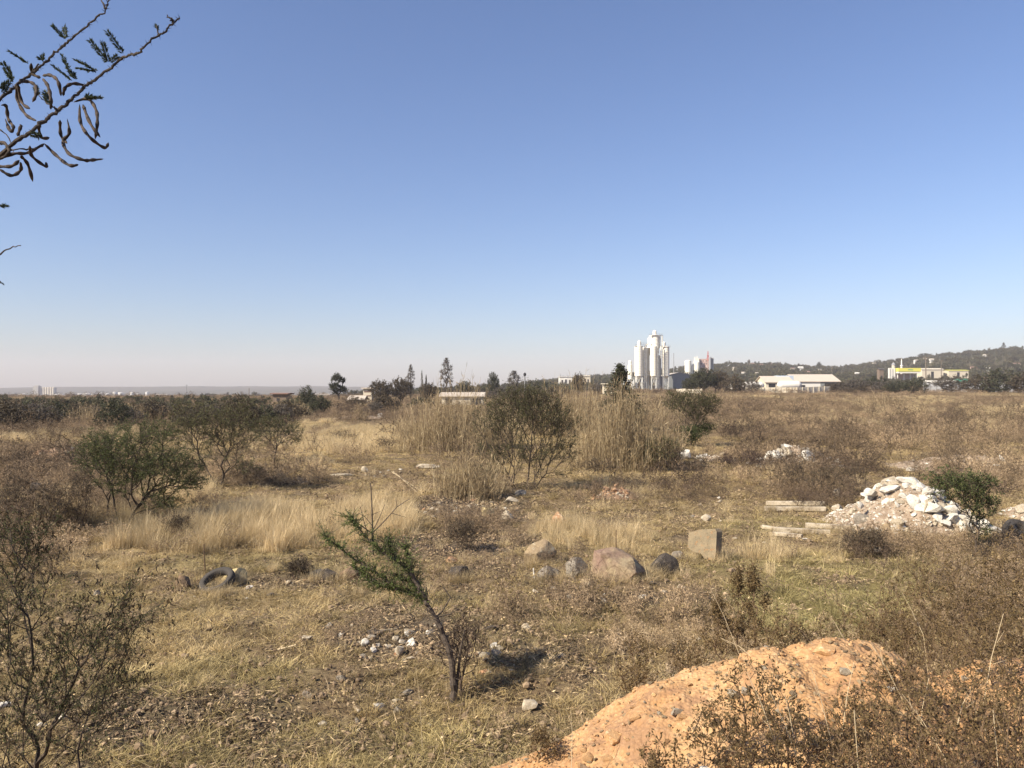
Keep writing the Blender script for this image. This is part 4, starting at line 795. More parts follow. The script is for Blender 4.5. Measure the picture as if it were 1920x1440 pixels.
for k, (px, yt, w, kd) in enumerate([(10, 745, 80, 'bushA'), (62, 742, 70, 'bushC'), (100, 747, 60, 'bushB'), (140, 744, 62, 'bushA'), (182, 752, 44, 'bushC'), (213, 741, 50, 'bushB'), (250, 754, 36, 'bushC'), (282, 741, 62, 'bushA'), (318, 749, 40, 'bushC'), (352, 752, 36, 'bushC'), (366, 753, 36, 'bushA'), (396, 754, 30, 'bushC'), (430, 741, 50, 'bushA'), (452, 734, 54, 'bushA'), (484, 741, 52, 'bushB'), (520, 745, 48, 'bushC'), (545, 747, 50, 'bushA'), (30, 748, 70, 'bushB'), (-40, 742, 90, 'bushA'), (-120, 742, 90, 'bushB'),
                                   (1574, 712, 60, 'bushA'), (1606, 708, 62, 'bushC'), (1630, 716, 50, 'bushA'), (1655, 711, 54, 'bushC'), (1682, 714, 50, 'bushB'), (1716, 703, 46, 'bushB'), (1700, 716, 50, 'bushA'), (1590, 722, 50, 'bushC'), (1668, 722, 44, 'bushA'), (1640, 704, 50, 'bushB'), (1780, 697, 60, 'bushC'), (1840, 700, 60, 'bushA'), (1880, 690, 70, 'bushB'), (1930, 692, 70, 'bushA'), (1990, 700, 80, 'bushC'), (1766, 722, 30, 'bushA'), (1845, 722, 36, 'bushA'), (850, 726, 40, 'bushC'), (895, 722, 40, 'bushA'), (905, 728, 60, 'bushC'), (950, 724, 60, 'bushC'), (1125, 712, 50, 'bushC'), (1040, 722, 60, 'bushA')]):
    d = (66 + (k * 37) % 30) if px < 560 else (230 + (k * 53) % 60)
    put(kd, px, yt + (3 + (k * 7) % 11 if px < 560 else (k * 5) % 8), d, w * (1.4 if px < 560 else 1.15), 'dusky bushy tree in the dense belt along the left edge of the field' if px < 560 else ('dusky bushy tree in the belt between the field and the right hillside' if px > 1500 else 'dusky bushy tree in the belt beyond the centre of the field'),
        'bushy trees of the left belt' if px < 560 else ('bushy trees of the right belt' if px > 1500 else 'bushy trees of the centre belt'))

# ------------------------------------------------------------------ thorn trees of the field
def field_trees():
    r = np.random.default_rng(401)
    b0 = ground(222, 978); d = b0[1]
    tg = np.concatenate([crown_px(r, [(250, 860, 105, 55), (200, 850, 62, 42), (320, 885, 66, 42), (270, 815, 62, 26), (225, 900, 50, 30), (345, 905, 36, 20), (290, 925, 40, 22)], d, 520), crown_px(r, [(300, 945, 50, 16)], d, 14)])
    tree_at('thorn_tree', 'wide green thorn tree with several low trunks, nearest on the left', 'tree', b0, tg, r, 'acacia', roots=[b0, b0 + [.28, .1, 0], b0 + [-.22, .1, 0], b0 + [.12, -.15, 0]], bf=1.3, r_base=.072, nl=30000, tl=.30, tw=4, L=.055, W=.016, spread=.045, seg=.16, maxcnt=4)
    b0 = ground(410, 912); d = b0[1]
    tg = np.concatenate([crown_px(r, [(395, 790, 80, 34), (440, 810, 46, 38), (350, 800, 42, 32), (405, 830, 60, 36), (460, 770, 20, 20), (340, 768, 26, 12)], d, 480), crown_px(r, [(450, 872, 50, 14), (370, 870, 40, 14)], d, 50)])
    tree_at('thorn_tree', 'sparse thorn tree with one trunk forking low, beside the wide green one', 'tree', b0, tg, r, 'acacia_brown', roots=[b0, b0 + [.08, 0, 0]], bf=1.1, r_base=.06, nl=11500, tl=.30, tw=4, L=.075, W=.02, spread=.05, seg=.2, maxcnt=4, tbias=.05)
    b0 = ground(514, 872); d = b0[1]
    tree_at('thorn_tree', 'small twiggy thorn tree right of the sparse forked one', 'tree', b0, crown_px(r, [(518, 810, 44, 32), (500, 800, 26, 20), (545, 815, 24, 24)], d, 330), r, 'acacia_brown', bf=1.0, r_base=.05, nl=5200, tl=.26, L=.08, W=.022, spread=.05, seg=.22, maxcnt=4)
    b0 = ground(984, 918); d = b0[1]
    rt = [b0 + [k, q, 0] for k, q in ((-.42, .1), (-.3, -.12), (-.2, .1), (-.08, -.05), (0, .12), (.06, -.12), (.14, .08), (.24, 0), (.34, .1))]
    tg = np.concatenate([crown_px(r, [(985, 785, 80, 52), (928, 790, 40, 42), (1045, 805, 42, 46), (958, 758, 42, 34), (1012, 762, 42, 34), (985, 750, 44, 26)], d, 720), crown_px(r, [(1040, 848, 46, 26), (930, 850, 40, 24), (985, 850, 60, 24)], d, 190), crown_px(r, [(935, 885, 42, 16), (1035, 885, 44, 14)], d, 40)])
    tree_at('thorn_tree', 'large vase shaped thorn tree with many stems in the middle of the field', 'tree', b0, tg, r, 'acacia_brown', roots=rt, bf=2.6, r_base=.042, nl=22000, tl=.34, tw=4, L=.07, W=.018, spread=.045, seg=.24, maxcnt=4, tbias=-.15, wob=.045, power=.5)
    b0 = ground(1300, 838); d = b0[1]
    tg = crown_px(r, [(1298, 762, 44, 26), (1275, 755, 28, 18), (1325, 765, 22, 22), (1300, 785, 34, 16)], d, 330)
    tg = crown_px(r, [(1297, 758, 50, 24), (1270, 752, 28, 18), (1328, 762, 24, 22), (1300, 785, 30, 14)], d, 420)
    t = tree_at('thorn_tree', 'bowl shaped thorn tree with dense green base, right of the reeds', 'tree', b0, tg, r, 'acacia_brown', roots=[b0, b0 + [.1, 0, 0], b0 + [-.15, 0, 0]], bf=2.2, r_base=.05, nl=9000, L=.10, W=.03, spread=.06, seg=.3, maxcnt=4, tbias=-.25, tl=.38, wob=.05)
    sk = crown_px(r, [(1300, 808, 36, 14, 2), (1292, 822, 24, 10, 1), (1326, 800, 20, 9, .6), (1272, 806, 14, 8, .4)], d, 5200); b = B(); V, F = leaves(sk, r.normal(size=(len(sk), 3)) * [1, 1, .6], r.uniform(.06, .16, len(sk)), .035, r); b.add(V, F); part('lower_crown', b, MT['acacia'], t, tint=np.clip(r.beta(2, 2.5, len(sk)) - .3, 0, 1))
    b0 = ground(1236, 884); d = b0[1]
    tree_at('thorn_bush', 'small olive bush at the foot of the reeds', 'bush', b0, crown_px(r, [(1236, 848, 42, 28), (1215, 858, 26, 20)], d, 200), r, 'acacia_brown', bf=1.4, r_base=.02, nl=4000, tl=.25, L=.07, W=.025, spread=.05, seg=.2, roots=[b0, b0 + [.1, 0, 0], b0 + [-.1, .1, 0]])
    b0 = onground(1800, 17.5)
    tree_at('thorn_bush', 'dark green bush in front of the right end of the rubble heap', 'bush', onground(1822, 17.0), crown_px(r, [(1805, 915, 60, 28), (1830, 940, 40, 30), (1770, 905, 30, 18), (1835, 985, 22, 30)], 17.3, 260), r, 'acacia', bf=1., r_base=.025, nl=5600, tl=.2, L=.06, W=.022, spread=.04, seg=.16, tbias=-.1)
    # brown twiggy bushes
    for i, (px, py, w, h, lab) in enumerate([(100, 1000, 80, 90, 'brown weedy bush left of the wide green thorn tree'), (150, 990, 60, 110, 'tall dry weed bush hiding the left foot of the wide green thorn tree'), (30, 1000, 90, 110, 'large dark brown bush at the left edge of the field'), (1620, 1046, 100, 50, 'low dark twiggy bush in the short grass below the planks'), (865, 1040, 70, 60, 'thin grey brown bush on the bare dark ground'),
                                         (1590, 930, 90, 60, 'reddish brown bush left of the rubble heap'), (1540, 935, 70, 60, 'brown bush behind the stacked posts'), (1480, 925, 70, 60, 'brown twiggy bush above the left ends of the posts'), (1390, 850, 60, 70, 'brown bush left of the white stones'), (1570, 838, 120, 60, 'large brown bush behind the long white post'),
                                         (1690, 860, 110, 80, 'greyish brown bush beyond the rubble heap'), (1780, 845, 110, 80, 'brown bush in front of the pale grass on the right'), (1880, 830, 100, 90, 'brown bush near the right edge beyond the rubble'), (1500, 800, 90, 50, 'low brown bush far out right of the thorn tree with the dense base'), (330, 1010, 60, 40, 'low brown weed patch among the tall pale grass'), (560, 1090, 50, 36, 'small dead bush right of the tyre'), (1110, 900, 90, 40, 'dark low bush at the foot of the reeds'), (460, 905, 90, 30, 'low dark shrub right of the forked thorn tree'), (40, 885, 110, 40, 'low dark shrub line at the far left'), (720, 850, 60, 30, 'small brown shrub among the pale grass'), (640, 830, 60, 26, 'small brown shrub in the pale grass left of centre')]):
        b0 = ground(px, py); d = b0[1]; q = np.random.default_rng(500 + i); n = int(90 + w)
        tg = crown_px(q, [(px, py - h * .6, w * .5, h * .42), (px + w * .1, py - h * .72, w * .35, h * .3)], d, n)
        tree_at('dry_bush', lab, 'bush', b0, tg, q, 'brown_leaf', barkm='twig', roots=[b0 + [k * m_(w, d) * .16, 0, 0] for k in (-1, 0, 1)], bf=1.3, r_base=.014, r_tip=.003, tl=.16, nl=int(900 + 9 * w), L=.045, W=.018, spread=.03, seg=.16, crown='leaves', sides=3, tbias=.12)
field_trees()

# ------------------------------------------------------------------ reeds
def reeds(px, py, w, h, n, label, d=None, seed=0, lean=.13, top=.1):
    rng = np.random.default_rng(600 + seed); b0 = ground(px, py) if d is None else onground(px, d); d = b0[1]; W = m_(w, d); Hh = m_(h, d)
    t = thing('reed_clump', label, 'reeds', b0); a_ = rng.uniform(0, 6.28, n); q_ = rng.random(n) ** .7; x = np.cos(a_) * q_ * .55 * W; y = np.sin(a_) * q_ * .35 * W; P0 = b0 + np.stack([x, y, np.full(n, -.1)], 1)
    P0[:, 2] = T(P0[:, 0], P0[:, 1]) - .1
    cl = vn(x * 3.1 + seed, y * 3.1, seed + 5); hh = Hh * np.clip(rng.beta(2.6, 1.8, n) + .22 * cl, .12, 1.1) * (1.2 - .5 * q_ ** 2) * (1 + .25 * vn(x * 2, y * 2, seed)); ln = np.stack([rng.normal(0, lean, n) + .12 * x / W, rng.normal(0, lean, n), np.ones(n)], 1)
    P1 = P0 + ln * hh[:, None]; Pm = (P0 + P1) / 2 + rng.normal(0, .03, (n, 3)) * hh[:, None]; r = np.full(n, .005 + .00012 * d)
    b = B(); V, F = frusta(P0, Pm, r, r * .8, 3); b.add(V, F); V, F = frusta(Pm, P1, r * .8, r * .35, 3); b.add(V, F); part('reed_stems', b, MT['reed'], t, tint=np.tile(np.repeat(rng.beta(2, 2, n), 3), 2))
    k = n * 6; i = rng.integers(0, n, k); s = rng.uniform(.15, 1, k)[:, None]; C = P0[i] * (1 - s) + P1[i] * s; D = rng.normal(size=(k, 3)); D[:, 2] = np.abs(D[:, 2]) + .8
    V, F = leaves(C, D, rng.uniform(.15, .4, k) * min(1.4, .6 + Hh / 3), .009 + .0003 * d, rng); b = B(); b.add(V, F); part('reed_leaves', b, MT['reed'], t, tint=rng.beta(2, 3, k))
reeds(850, 862, 200, 118, 1000, 'tall pale reed bed left of the vase shaped thorn tree', d=46, seed=1)
reeds(880, 935, 130, 100, 340, 'nearer thin reed clump left of the vase shaped thorn tree', seed=2)
reeds(1175, 878, 190, 130, 1250, 'large pale reed bed right of the vase shaped thorn tree', seed=3, lean=.12)
reeds(1065, 800, 170, 96, 1000, 'tall straw reed bed behind the vase shaped thorn tree', d=62, seed=4)
reeds(1190, 745, 150, 30, 360, 'straw reeds on the rise below the silos', d=120, seed=5); reeds(1310, 740, 190, 24, 320, 'pale reeds on the rise right of the silos', d=150, seed=6); reeds(1025, 745, 60, 34, 160, 'pale reed tuft on the rise left of the silos', d=100, seed=14)
reeds(160, 795, 110, 34, 260, 'pale reed clump in front of the left dark bushes', d=80, seed=7); reeds(265, 790, 100, 28, 220, 'second pale reed clump right of the first on the left', d=84, seed=8); reeds(548, 768, 70, 34, 200, 'pale reed tuft below the rusty flat shed', d=100, seed=9); reeds(675, 770, 30, 30, 110, 'small reed tuft between the dark bushes left of centre', d=90, seed=10)
for k_, (a_, b_, w_, h_, n_, d_) in enumerate(reeds_extra): reeds(a_, b_, w_, h_, n_, ['pale reeds filling in behind the crown of the vase shaped thorn tree', 'pale reeds between the conifer and the bowl shaped tree', 'thin reed fringe at the left end of the left reed bed'][k_], d=d_, seed=20 + k_)
reeds(340, 790, 60, 20, 110, 'low pale reeds behind the forked thorn tree', d=86, seed=11); reeds(1660, 742, 90, 24, 120, 'pale reeds in front of the right belt of bushes', d=140, seed=12); reeds(120, 985, 110, 80, 200, 'dry stalks standing left of the wide green thorn tree', seed=13, lean=.14)
# ------------------------------------------------------------------ rocks
def _ico(n):
    bm = bmesh.new(); bmesh.ops.create_icosphere(bm, subdivisions=n, radius=1); V = np.array([v.co[:] for v in bm.verts]); F = np.array([[v.index for v in f.verts] for f in bm.faces]); bm.free(); return V, F
ICO = {k: _ico(k) for k in (2, 3, 4)}
def rock_mesh(name, rng, dims, mat, cuts=9, lvl=3, rough=.05, cut=(.55, .9)):
    V, F = ICO[lvl]; V = V.copy(); cuts = cuts + 7; cut = (cut[0] * .80, cut[1] * .80)
    V *= (1 + .18 * fbm(V[:, 0] * 1.3 + rng.uniform(0, 90), V[:, 1] * 1.3 + V[:, 2], 7, 2))[:, None]
    for _ in range(cuts):
        n = unit(rng.normal(size=3)); k = rng.uniform(*cut); e = V @ n - k; V = V - np.maximum(e, 0)[:, None] * n * .97
    if dims[2] > .05: V[:, 2] = np.maximum(V[:, 2], -.42 + .12 * V[:, 0])
    o = rng.uniform(0, 99); V *= (1 + rough * fbm(V[:, 0] * 4 + o, V[:, 1] * 4 + V[:, 2] * 3, 9, 3))[:, None]
    sz = V.max(0) - V.min(0); V = (V - (V.max(0) + V.min(0)) / 2) / sz * np.array(dims)
    return mesh(name, V, [F], mat)
def put_rock(name, label, cat, px, py, w, h, mat, rng, dep=.8, group=None, rz=None, tilt=(0, 0), sink=.15, lvl=3, cuts=9, rough=.05, cut=(.55, .9), d=None):
    """px, py = middle of the foot in the photo; w, h in photo pixels"""
    b0 = ground(px, py) if d is None else onground(px, d); d = b0[1]; W, Hh = m_(w, d), m_(h, d) * 1.02
    me = rock_mesh(name, rng, (W, W * dep, Hh * (1 + sink)), MT[mat], cuts, lvl, rough, cut); o = link(name, me, None, (b0[0], b0[1] + W * dep * .35, b0[2] + Hh * (1 - sink) / 2 + Hh * sink * .0))
    o.rotation_euler = (tilt[0], tilt[1], rng.uniform(-.3, .3) if rz is None else rz); return tag(o, label, cat, group, 'thing')
MT['r_pink'] = rockmat('pink_quartzite', (.27, .18, .135), (.34, .26, .165), (.46, .37, .23), s=1.6, bd=.03); MT['r_tan'] = rockmat('tan_rock', (.36, .27, .16), (.27, .20, .13), (.46, .39, .27), s=3); MT['r_grey'] = rockmat('grey_rock', (.28, .245, .20), (.18, .155, .125), (.42, .37, .30), s=4)
MT['r_black'] = rockmat('black_rock', (.065, .055, .046), (.10, .08, .065), (.20, .165, .13), s=5, bd=.03); MT['r_white'] = rockmat('broken_white_concrete', (.74, .70, .62), (.60, .55, .47), (.82, .80, .74), s=3, bd=.015); MT['r_pale'] = rockmat('pale_stone', (.52, .45, .34), (.40, .33, .24), (.62, .56, .46), s=6, bd=.01)
MT['r_brick'] = rockmat('orange_brick_rubble', (.46, .25, .14), (.52, .34, .20), (.60, .48, .34), s=5); MT['r_yellow'] = rockmat('yellow_rock', (.62, .50, .26), (.48, .38, .22), s=5); MT['r_brown'] = rockmat('brown_rock', (.24, .16, .10), (.17, .12, .08), s=5); MT['slab'] = rockmat('mossy_concrete_slab', (.38, .30, .19), (.28, .23, .15), (.44, .25, .12), s=5, bd=.008)
MT['tyre'] = plain('dusty_tyre_rubber', (.075, .066, .058), .85, .4, 5); MT['concrete'] = rockmat('weathered_concrete_post', (.58, .50, .38), (.46, .38, .27), (.30, .24, .17), s=3, bd=.006)
def rocks():
    r = np.random.default_rng(700)
    Rk = [('boulder', 'large pink and tan boulder in the middle of the rock row', 'boulder', 1163, 1092, 106, 56, 'r_pink', .75, .08), ('boulder', 'tan and grey boulder standing left in the rock row beside straw grass', 'boulder', 1014, 1058, 60, 42, 'r_tan', .8, .1),
          ('boulder', 'dark grey pointed rock just left of the large pink boulder', 'rock', 1083, 1086, 44, 36, 'r_grey', .8, .1), ('boulder', 'flat topped pale rock with black shaded front at the left end of the row', 'rock', 1030, 1090, 48, 24, 'r_grey', .9, .1), ('boulder', 'black jagged rock just right of the large pink boulder', 'rock', 1247, 1083, 62, 38, 'r_black', .8, .1),
          ('boulder', 'reddish rounded rock peeping over the straw tufts', 'rock', 1050, 990, 38, 28, 'r_brick', .8, .1), ('stone', 'small flat tan stone in front of the large pink boulder', 'stone', 1103, 1103, 30, 16, 'r_tan', .8, .1), ('stone', 'small grey stone between the black rock and the tilted slab', 'stone', 1271, 1048, 26, 14, 'r_grey', .8, .1),
          ('boulder', 'pale tan boulder behind the tyre', 'boulder', 434, 1096, 50, 29, 'r_yellow', .8, .1), ('stone', 'dark angular stone with lit left side, left of the tyre', 'stone', 342, 1107, 28, 27, 'r_brown', .9, .05), ('stone', 'dark brown rock with sharp top left of the leaning sapling', 'rock', 617, 1090, 44, 20, 'r_black', .8, .1), ('stone', 'greyish rock behind the lower sapling branches', 'rock', 655, 1090, 42, 24, 'r_brown', .8, .1),
          ('stone', 'white flat stone left of the dark brown rock', 'stone', 590, 1082, 30, 12, 'r_pale', .8, .1), ('stone', 'black flat rock right of the sapling in pale grass', 'rock', 860, 1088, 40, 22, 'r_black', .8, .1), ('stone', 'small orange stone above the black flat rock', 'stone', 847, 1058, 22, 12, 'r_brick', .8, .1), ('stone', 'white small stone, upper of the two in front of the boulders', 'stone', 1133, 1121, 9, 7, 'r_white', .8, .05), ('stone', 'white small stone, lower of the two in front of the boulders', 'stone', 1135, 1132, 13, 9, 'r_white', .8, .05),
          ('stone', 'pale flat stone in front of the black jagged rock', 'stone', 1245, 1114, 13, 6, 'r_pale', .8, .05), ('stone', 'yellow pointed stone on the dark bare ground', 'stone', 915, 968, 26, 16, 'r_yellow', .8, .05), ('stone', 'grey pointed stone right of the yellow one', 'stone', 950, 976, 24, 18, 'r_pale', .8, .05), ('stone', 'grey rock behind the yellow stone, close to the vase shaped tree', 'rock', 976, 933, 22, 14, 'r_grey', .8, .1), ('stone', 'low grey rock among gravel left of the vase shaped tree foot', 'rock', 958, 946, 30, 12, 'r_pale', .8, .1),
          ('stone', 'white upright stone behind the left pale grass', 'stone', 684, 886, 15, 11, 'r_pale', .5, .3), ('stone', 'pale stone lying alone near the orange soil heap', 'stone', 994, 1333, 33, 17, 'r_pale', .8, .1), ('stone', 'cubic grey stone with lit side below the leaning sapling', 'stone', 748, 1232, 18, 17, 'r_pale', .9, .05), ('stone', 'white stone in the trash patch left of the sapling foot', 'stone', 684, 1212, 16, 13, 'r_white', .8, .05), ('stone', 'small white stone above the trash patch', 'stone', 640, 1196, 11, 9, 'r_white', .8, .05), ('stone', 'pale stone left of the trash patch', 'stone', 575, 1204, 22, 10, 'r_pale', .8, .05),
          ('stone', 'dark rock in the grass below the sapling foot', 'stone', 577, 1311, 20, 13, 'r_grey', .8, .05), ('stone', 'grey rock half sunk below the sapling foot', 'stone', 745, 1342, 16, 14, 'r_grey', .8, .05), ('stone', 'dark green black lump on the ground right of the sapling trunk', 'stone', 921, 1187, 30, 14, 'r_black', .7, .05), ('stone', 'black lump on the trash patch beside white stones', 'stone', 702, 1194, 30, 11, 'r_black', .6, .05), ('stone', 'pale stone near the lower left bush', 'stone', 118, 1352, 14, 12, 'r_white', .8, .05), ('stone', 'second pale stone near the lower left bush', 'stone', 78, 1366, 16, 10, 'r_white', .8, .05),
          ('stone', 'white stone in the short green grass on the right', 'stone', 1647, 1036, 15, 9, 'r_white', .8, .05), ('stone', 'tan stone in the grass behind the tilted slab', 'stone', 1325, 978, 20, 13, 'r_pale', .8, .05), ('stone', 'rounded tan stone left of the orange brick pile', 'stone', 1099, 918, 12, 9, 'r_tan', .8, .1), ('stone', 'white boulder with hollow under it right of the reeds', 'rock', 1283, 861, 30, 17, 'r_white', .7, .1), ('stone', 'pale rocks lump right of the white hollow boulder', 'rock', 1318, 862, 24, 10, 'r_white', .7, .1), ('stone', 'pale rock in the far grass below the left trees', 'rock', 640, 893, 46, 4, 'r_pale', .3, .1), ('stone', 'pale slab lying in grass left of the reed clump', 'slab', 800, 878, 48, 8, 'r_pale', .3, .1),
          ('stone', 'dark stump like rock at the far left field', 'rock', 62, 922, 26, 14, 'r_black', .8, .1), ('stone', 'pale block on the dark soil near the far round trees', 'block', 712, 783, 10, 8, 'r_white', .8, .05), ('stone', 'white pointed rock on the rise left of the long tank', 'rock', 1371, 731, 10, 12, 'r_white', .5, .05)]
    for n, lab, cat, px, py, w, h, mt, dep, sk in Rk:
        put_rock(n, lab, cat, px, py, w, h, mt, r, dep, sink=sk, lvl=4 if w > 40 else 3, cuts=12 if 'flat' not in lab else 16)
    # tilted slab
    b0 = ground(1318, 1053); d = b0[1]; t = B(); w, h = m_(55, d), m_(60, d)
    pts = np.array([(-.5, .35), (-.46, .82), (-.1, .94), (.42, 1.0), (.48, .9), (.46, .3), (.40, -.08), (.16, -.05), (-.05, .2), (-.3, .24)]) * [w, h]; n = len(pts); th = .16
    A = np.stack([pts[:, 0], np.zeros(n), pts[:, 1]], 1); Bk = A + [th * .6, th, 0]; i = np.arange(n); j = (i + 1) % n
    t.add(np.concatenate([A, Bk]), [np.stack([i, j, n + j, n + i], 1)]); c0 = A.mean(0); t.add(np.concatenate([A, [c0]]), np.stack([j, i, np.full(n, n)], 1)); t.add(np.concatenate([Bk, [Bk.mean(0)]]), np.stack([i, j, np.full(n, n)], 1))
    me = t.mesh('concrete_slab', MT['slab']); o = link('concrete_slab', me, None, tuple(b0 + [0, .1, 0])); o.rotation_euler = (-.10, 0, -.38)
    bv = o.modifiers.new('soft_edge', 'BEVEL'); bv.width = .02; bv.segments = 2; tag(o, 'upright tilted slab of brown concrete standing alone in short grass', 'slab', kind='thing')
    # scattered stones
    proto = [rock_mesh('scattered_stone', r, (.16, .12, .09), MT[m], 9, 2) for m in ('r_pale', 'r_grey', 'r_tan', 'r_white', 'r_brown', 'r_brick')]
    Z = [(870, 950, 130, 30, 60), (1150, 1110, 170, 26, 18), (740, 1200, 150, 50, 34), (620, 1095, 90, 18, 14), (680, 1330, 170, 60, 14), (430, 1110, 120, 20, 8), (960, 1230, 160, 60, 12), (1240, 1190, 80, 30, 5), (700, 885, 110, 14, 14), (60, 1330, 90, 60, 5), (1330, 960, 70, 30, 12), (1400, 850, 60, 20, 8), (160, 1130, 120, 50, 5), (1450, 1010, 90, 20, 6)]
    for cx, cy, rx, ry, n in Z:
        for _ in range(n):
            v = ball(r, 1, .5)[0]; b0 = ground(cx + v[0] * rx, cy + v[1] * ry); o = link('scattered_stone', proto[r.choice(6, p=[.36, .2, .14, .12, .1, .08])], None, (b0[0], b0[1], b0[2] + .015)); s = r.uniform(.4, 1.25)
            o.scale = (s, s, s * r.uniform(.6, 1.1)); o.rotation_euler = (r.normal(0, .2), r.normal(0, .2), r.uniform(0, 6.28)); tag(o, 'small loose stone among many scattered on the bare patches of the field', 'stone', 'loose stones scattered over the field', 'thing')
rocks()

# ------------------------------------------------------------------ rubble heaps
MT['heap'] = rockmat('sandy_rubble_soil', (.40, .31, .23), (.32, .24, .17), (.52, .45, .36), s=4, bd=.03); MT['heap_red'] = rockmat('reddish_rubble_soil', (.34, .22, .14), (.26, .18, .12), (.46, .34, .24), s=4, bd=.03)
def heap(label, cat, px0, px1, pyb, ht, dep, mat, seed, n_chunk, cmat, csz, clabel, cgroup, prof=((0, 0), (.25, .6), (.5, 1), (.75, .7), (1, 0)), bias=(.5, .3), d=None, cname='concrete_chunk', chips=500):
    rng = np.random.default_rng(seed); b0 = ground((px0 + px1) / 2, pyb) if d is None else onground((px0 + px1) / 2, d); d = b0[1] + dep / 2; x0, x1 = gx(px0, d), gx(px1, d); hh = m_(ht, d)
    pa = np.array(prof)
    def hz(x, y):
        u = (x - x0) / (x1 - x0); q = np.clip(1 - ((y - d) / (dep / 2)) ** 2, 0, 1); return T(x, y) - .06 + hh * np.interp(u, pa[:, 0], pa[:, 1], 0, 0) * q ** .8 * (1 + .3 * fbm(x * 2, y * 2, seed, 3)) + .09 * fbm(x * 5, y * 5, seed + 1, 4) * (q > 0)
    nx, ny = 90, 46; X, Y = np.meshgrid(np.linspace(x0, x1, nx), np.linspace(d - dep / 2, d + dep / 2, ny), indexing='ij'); V = np.stack([X, Y, hz(X, Y)], -1).reshape(-1, 3) - b0
    i = np.arange(nx - 1)[:, None]; j = np.arange(ny - 1)[None]; F = np.stack([i * ny + j, (i + 1) * ny + j, (i + 1) * ny + j + 1, i * ny + j + 1], -1).reshape(-1, 4)
    o = link('rubble_heap', mesh('rubble_heap', V, [F], MT[mat], smooth=True), None, tuple(b0)); tag(o, label, cat, kind='thing')
    if chips:
        cx_ = rng.uniform(x0, x1, chips); cy_ = rng.uniform(d - dep / 2, d + dep / 2, chips); zz = hz(cx_, cy_); kk = zz > T(cx_, cy_) - .04; cx_, cy_, zz = cx_[kk], cy_[kk], zz[kk]; nn_ = len(cx_)
        scatter('rubble_chips', 'small broken chips strewn over the ' + label.split(' with ')[0][-60:], 'rubble', [rock_mesh('chip', rng, (.1, .08, .06), MT[mm], 6, 2, .04, (.45, .8)) for mm in (cmat[0], cmat[-1], mat)], np.stack([cx_, cy_, zz + .01], 1), rng.uniform(-1, 1, (nn_, 3)) * [.6, .6, 3.1], np.repeat(.25 + 1.1 * rng.random((nn_, 1)) ** 2, 3, 1), rng.integers(0, 3, nn_), toned(nn_, rng, np.array([1, 1, 1.]), .1))
    ms = [rock_mesh(cname, rng, (1, .8, .6), MT[cmat[k % len(cmat)]], 8, 2, .04, (.45, .8)) for k in range(9)]
    for k in range(n_chunk):
        u = np.clip(rng.normal(*bias), .01, .99); x = x0 + (x1 - x0) * u; y = d + dep / 2 * rng.uniform(-.95, .5); s = csz * rng.uniform(.35, 1) ** 1.3 * (1.25 if k < n_chunk * .25 else .7)
        c = link(cname, ms[rng.integers(0, 9)], None, (x, y, float(hz(x, y)) + s * .16)); c.scale = (s, s, s * rng.uniform(.6, 1)); c.rotation_euler = (rng.normal(0, .45), rng.normal(0, .45), rng.uniform(0, 6.28)); tag(c, clabel, 'rubble', cgroup, 'thing')
    return hz, d
heap('broad heap of sandy building rubble topped with white concrete chunks', 'rubble heap', 1562, 1812, 1006, 80, 3.6, 'heap', 801, 150, ['r_white', 'r_white', 'r_pale'], .52, 'jagged white concrete chunk on the big rubble heap', 'white concrete chunks on the big rubble heap',
     prof=((0, .0), (.08, .14), (.2, .34), (.32, .66), (.42, .88), (.60, .95), (.72, .74), (.86, .5), (1, 0)), bias=(.66, .2), chips=2200)
heap('low ragged row of white broken stones far right of the bowl shaped tree', 'rubble heap', 1412, 1572, 876, 34, 2.6, 'heap', 802, 48, ['r_white', 'r_white', 'r_pale'], .75, 'white broken stone in the low row beyond the brown bushes', 'white stones in the low row', bias=(.35, .25))
heap('long low spread of pale tan rubble beyond the big heap', 'rubble heap', 1670, 1940, 893, 24, 5.5, 'heap', 803, 30, ['r_pale', 'r_white', 'r_tan'], .45, 'pale tan lump in the long rubble spread beyond the big heap', 'pale lumps in the long rubble spread')
heap('small heap of orange brick rubble in the middle of the field', 'brick heap', 1108, 1200, 938, 22, 1.2, 'heap_red', 804, 46, ['r_brick', 'r_brick', 'r_pale'], .24, 'orange brick lump on the small brick heap', 'orange brick lumps', bias=(.45, .22), cname='brick_lump')
heap('reddish grey rubble heap far left behind brown weeds', 'rubble heap', 48, 150, 872, 24, 3, 'heap_red', 805, 22, ['r_brown', 'r_pale', 'r_brick'], .42, 'reddish lump on the far left rubble heap', 'lumps on the far left heap')
heap('low whitish rubble strip on the dark soil beyond the pale grass', 'rubble heap', 622, 720, 785, 7, 4, 'heap', 806, 8, ['r_pale', 'r_white'], .5, 'pale lump in the distant rubble strip', 'pale lumps in the distant strip')
heap('pale rubble among brown weeds right of the bowl shaped tree', 'rubble heap', 1300, 1400, 868, 9, 2.5, 'heap', 807, 12, ['r_pale', 'r_white'], .34, 'pale lump among weeds right of the bowl shaped tree', 'pale lumps among the weeds')
heap('low heap of reddish soil behind the green bush on the far right edge', 'rubble heap', 1885, 1990, 985, 26, 2.0, 'heap', 808, 10, ['r_pale', 'r_white'], .36, 'pale lump beside the tyre at the right edge', 'pale lumps at the right edge')
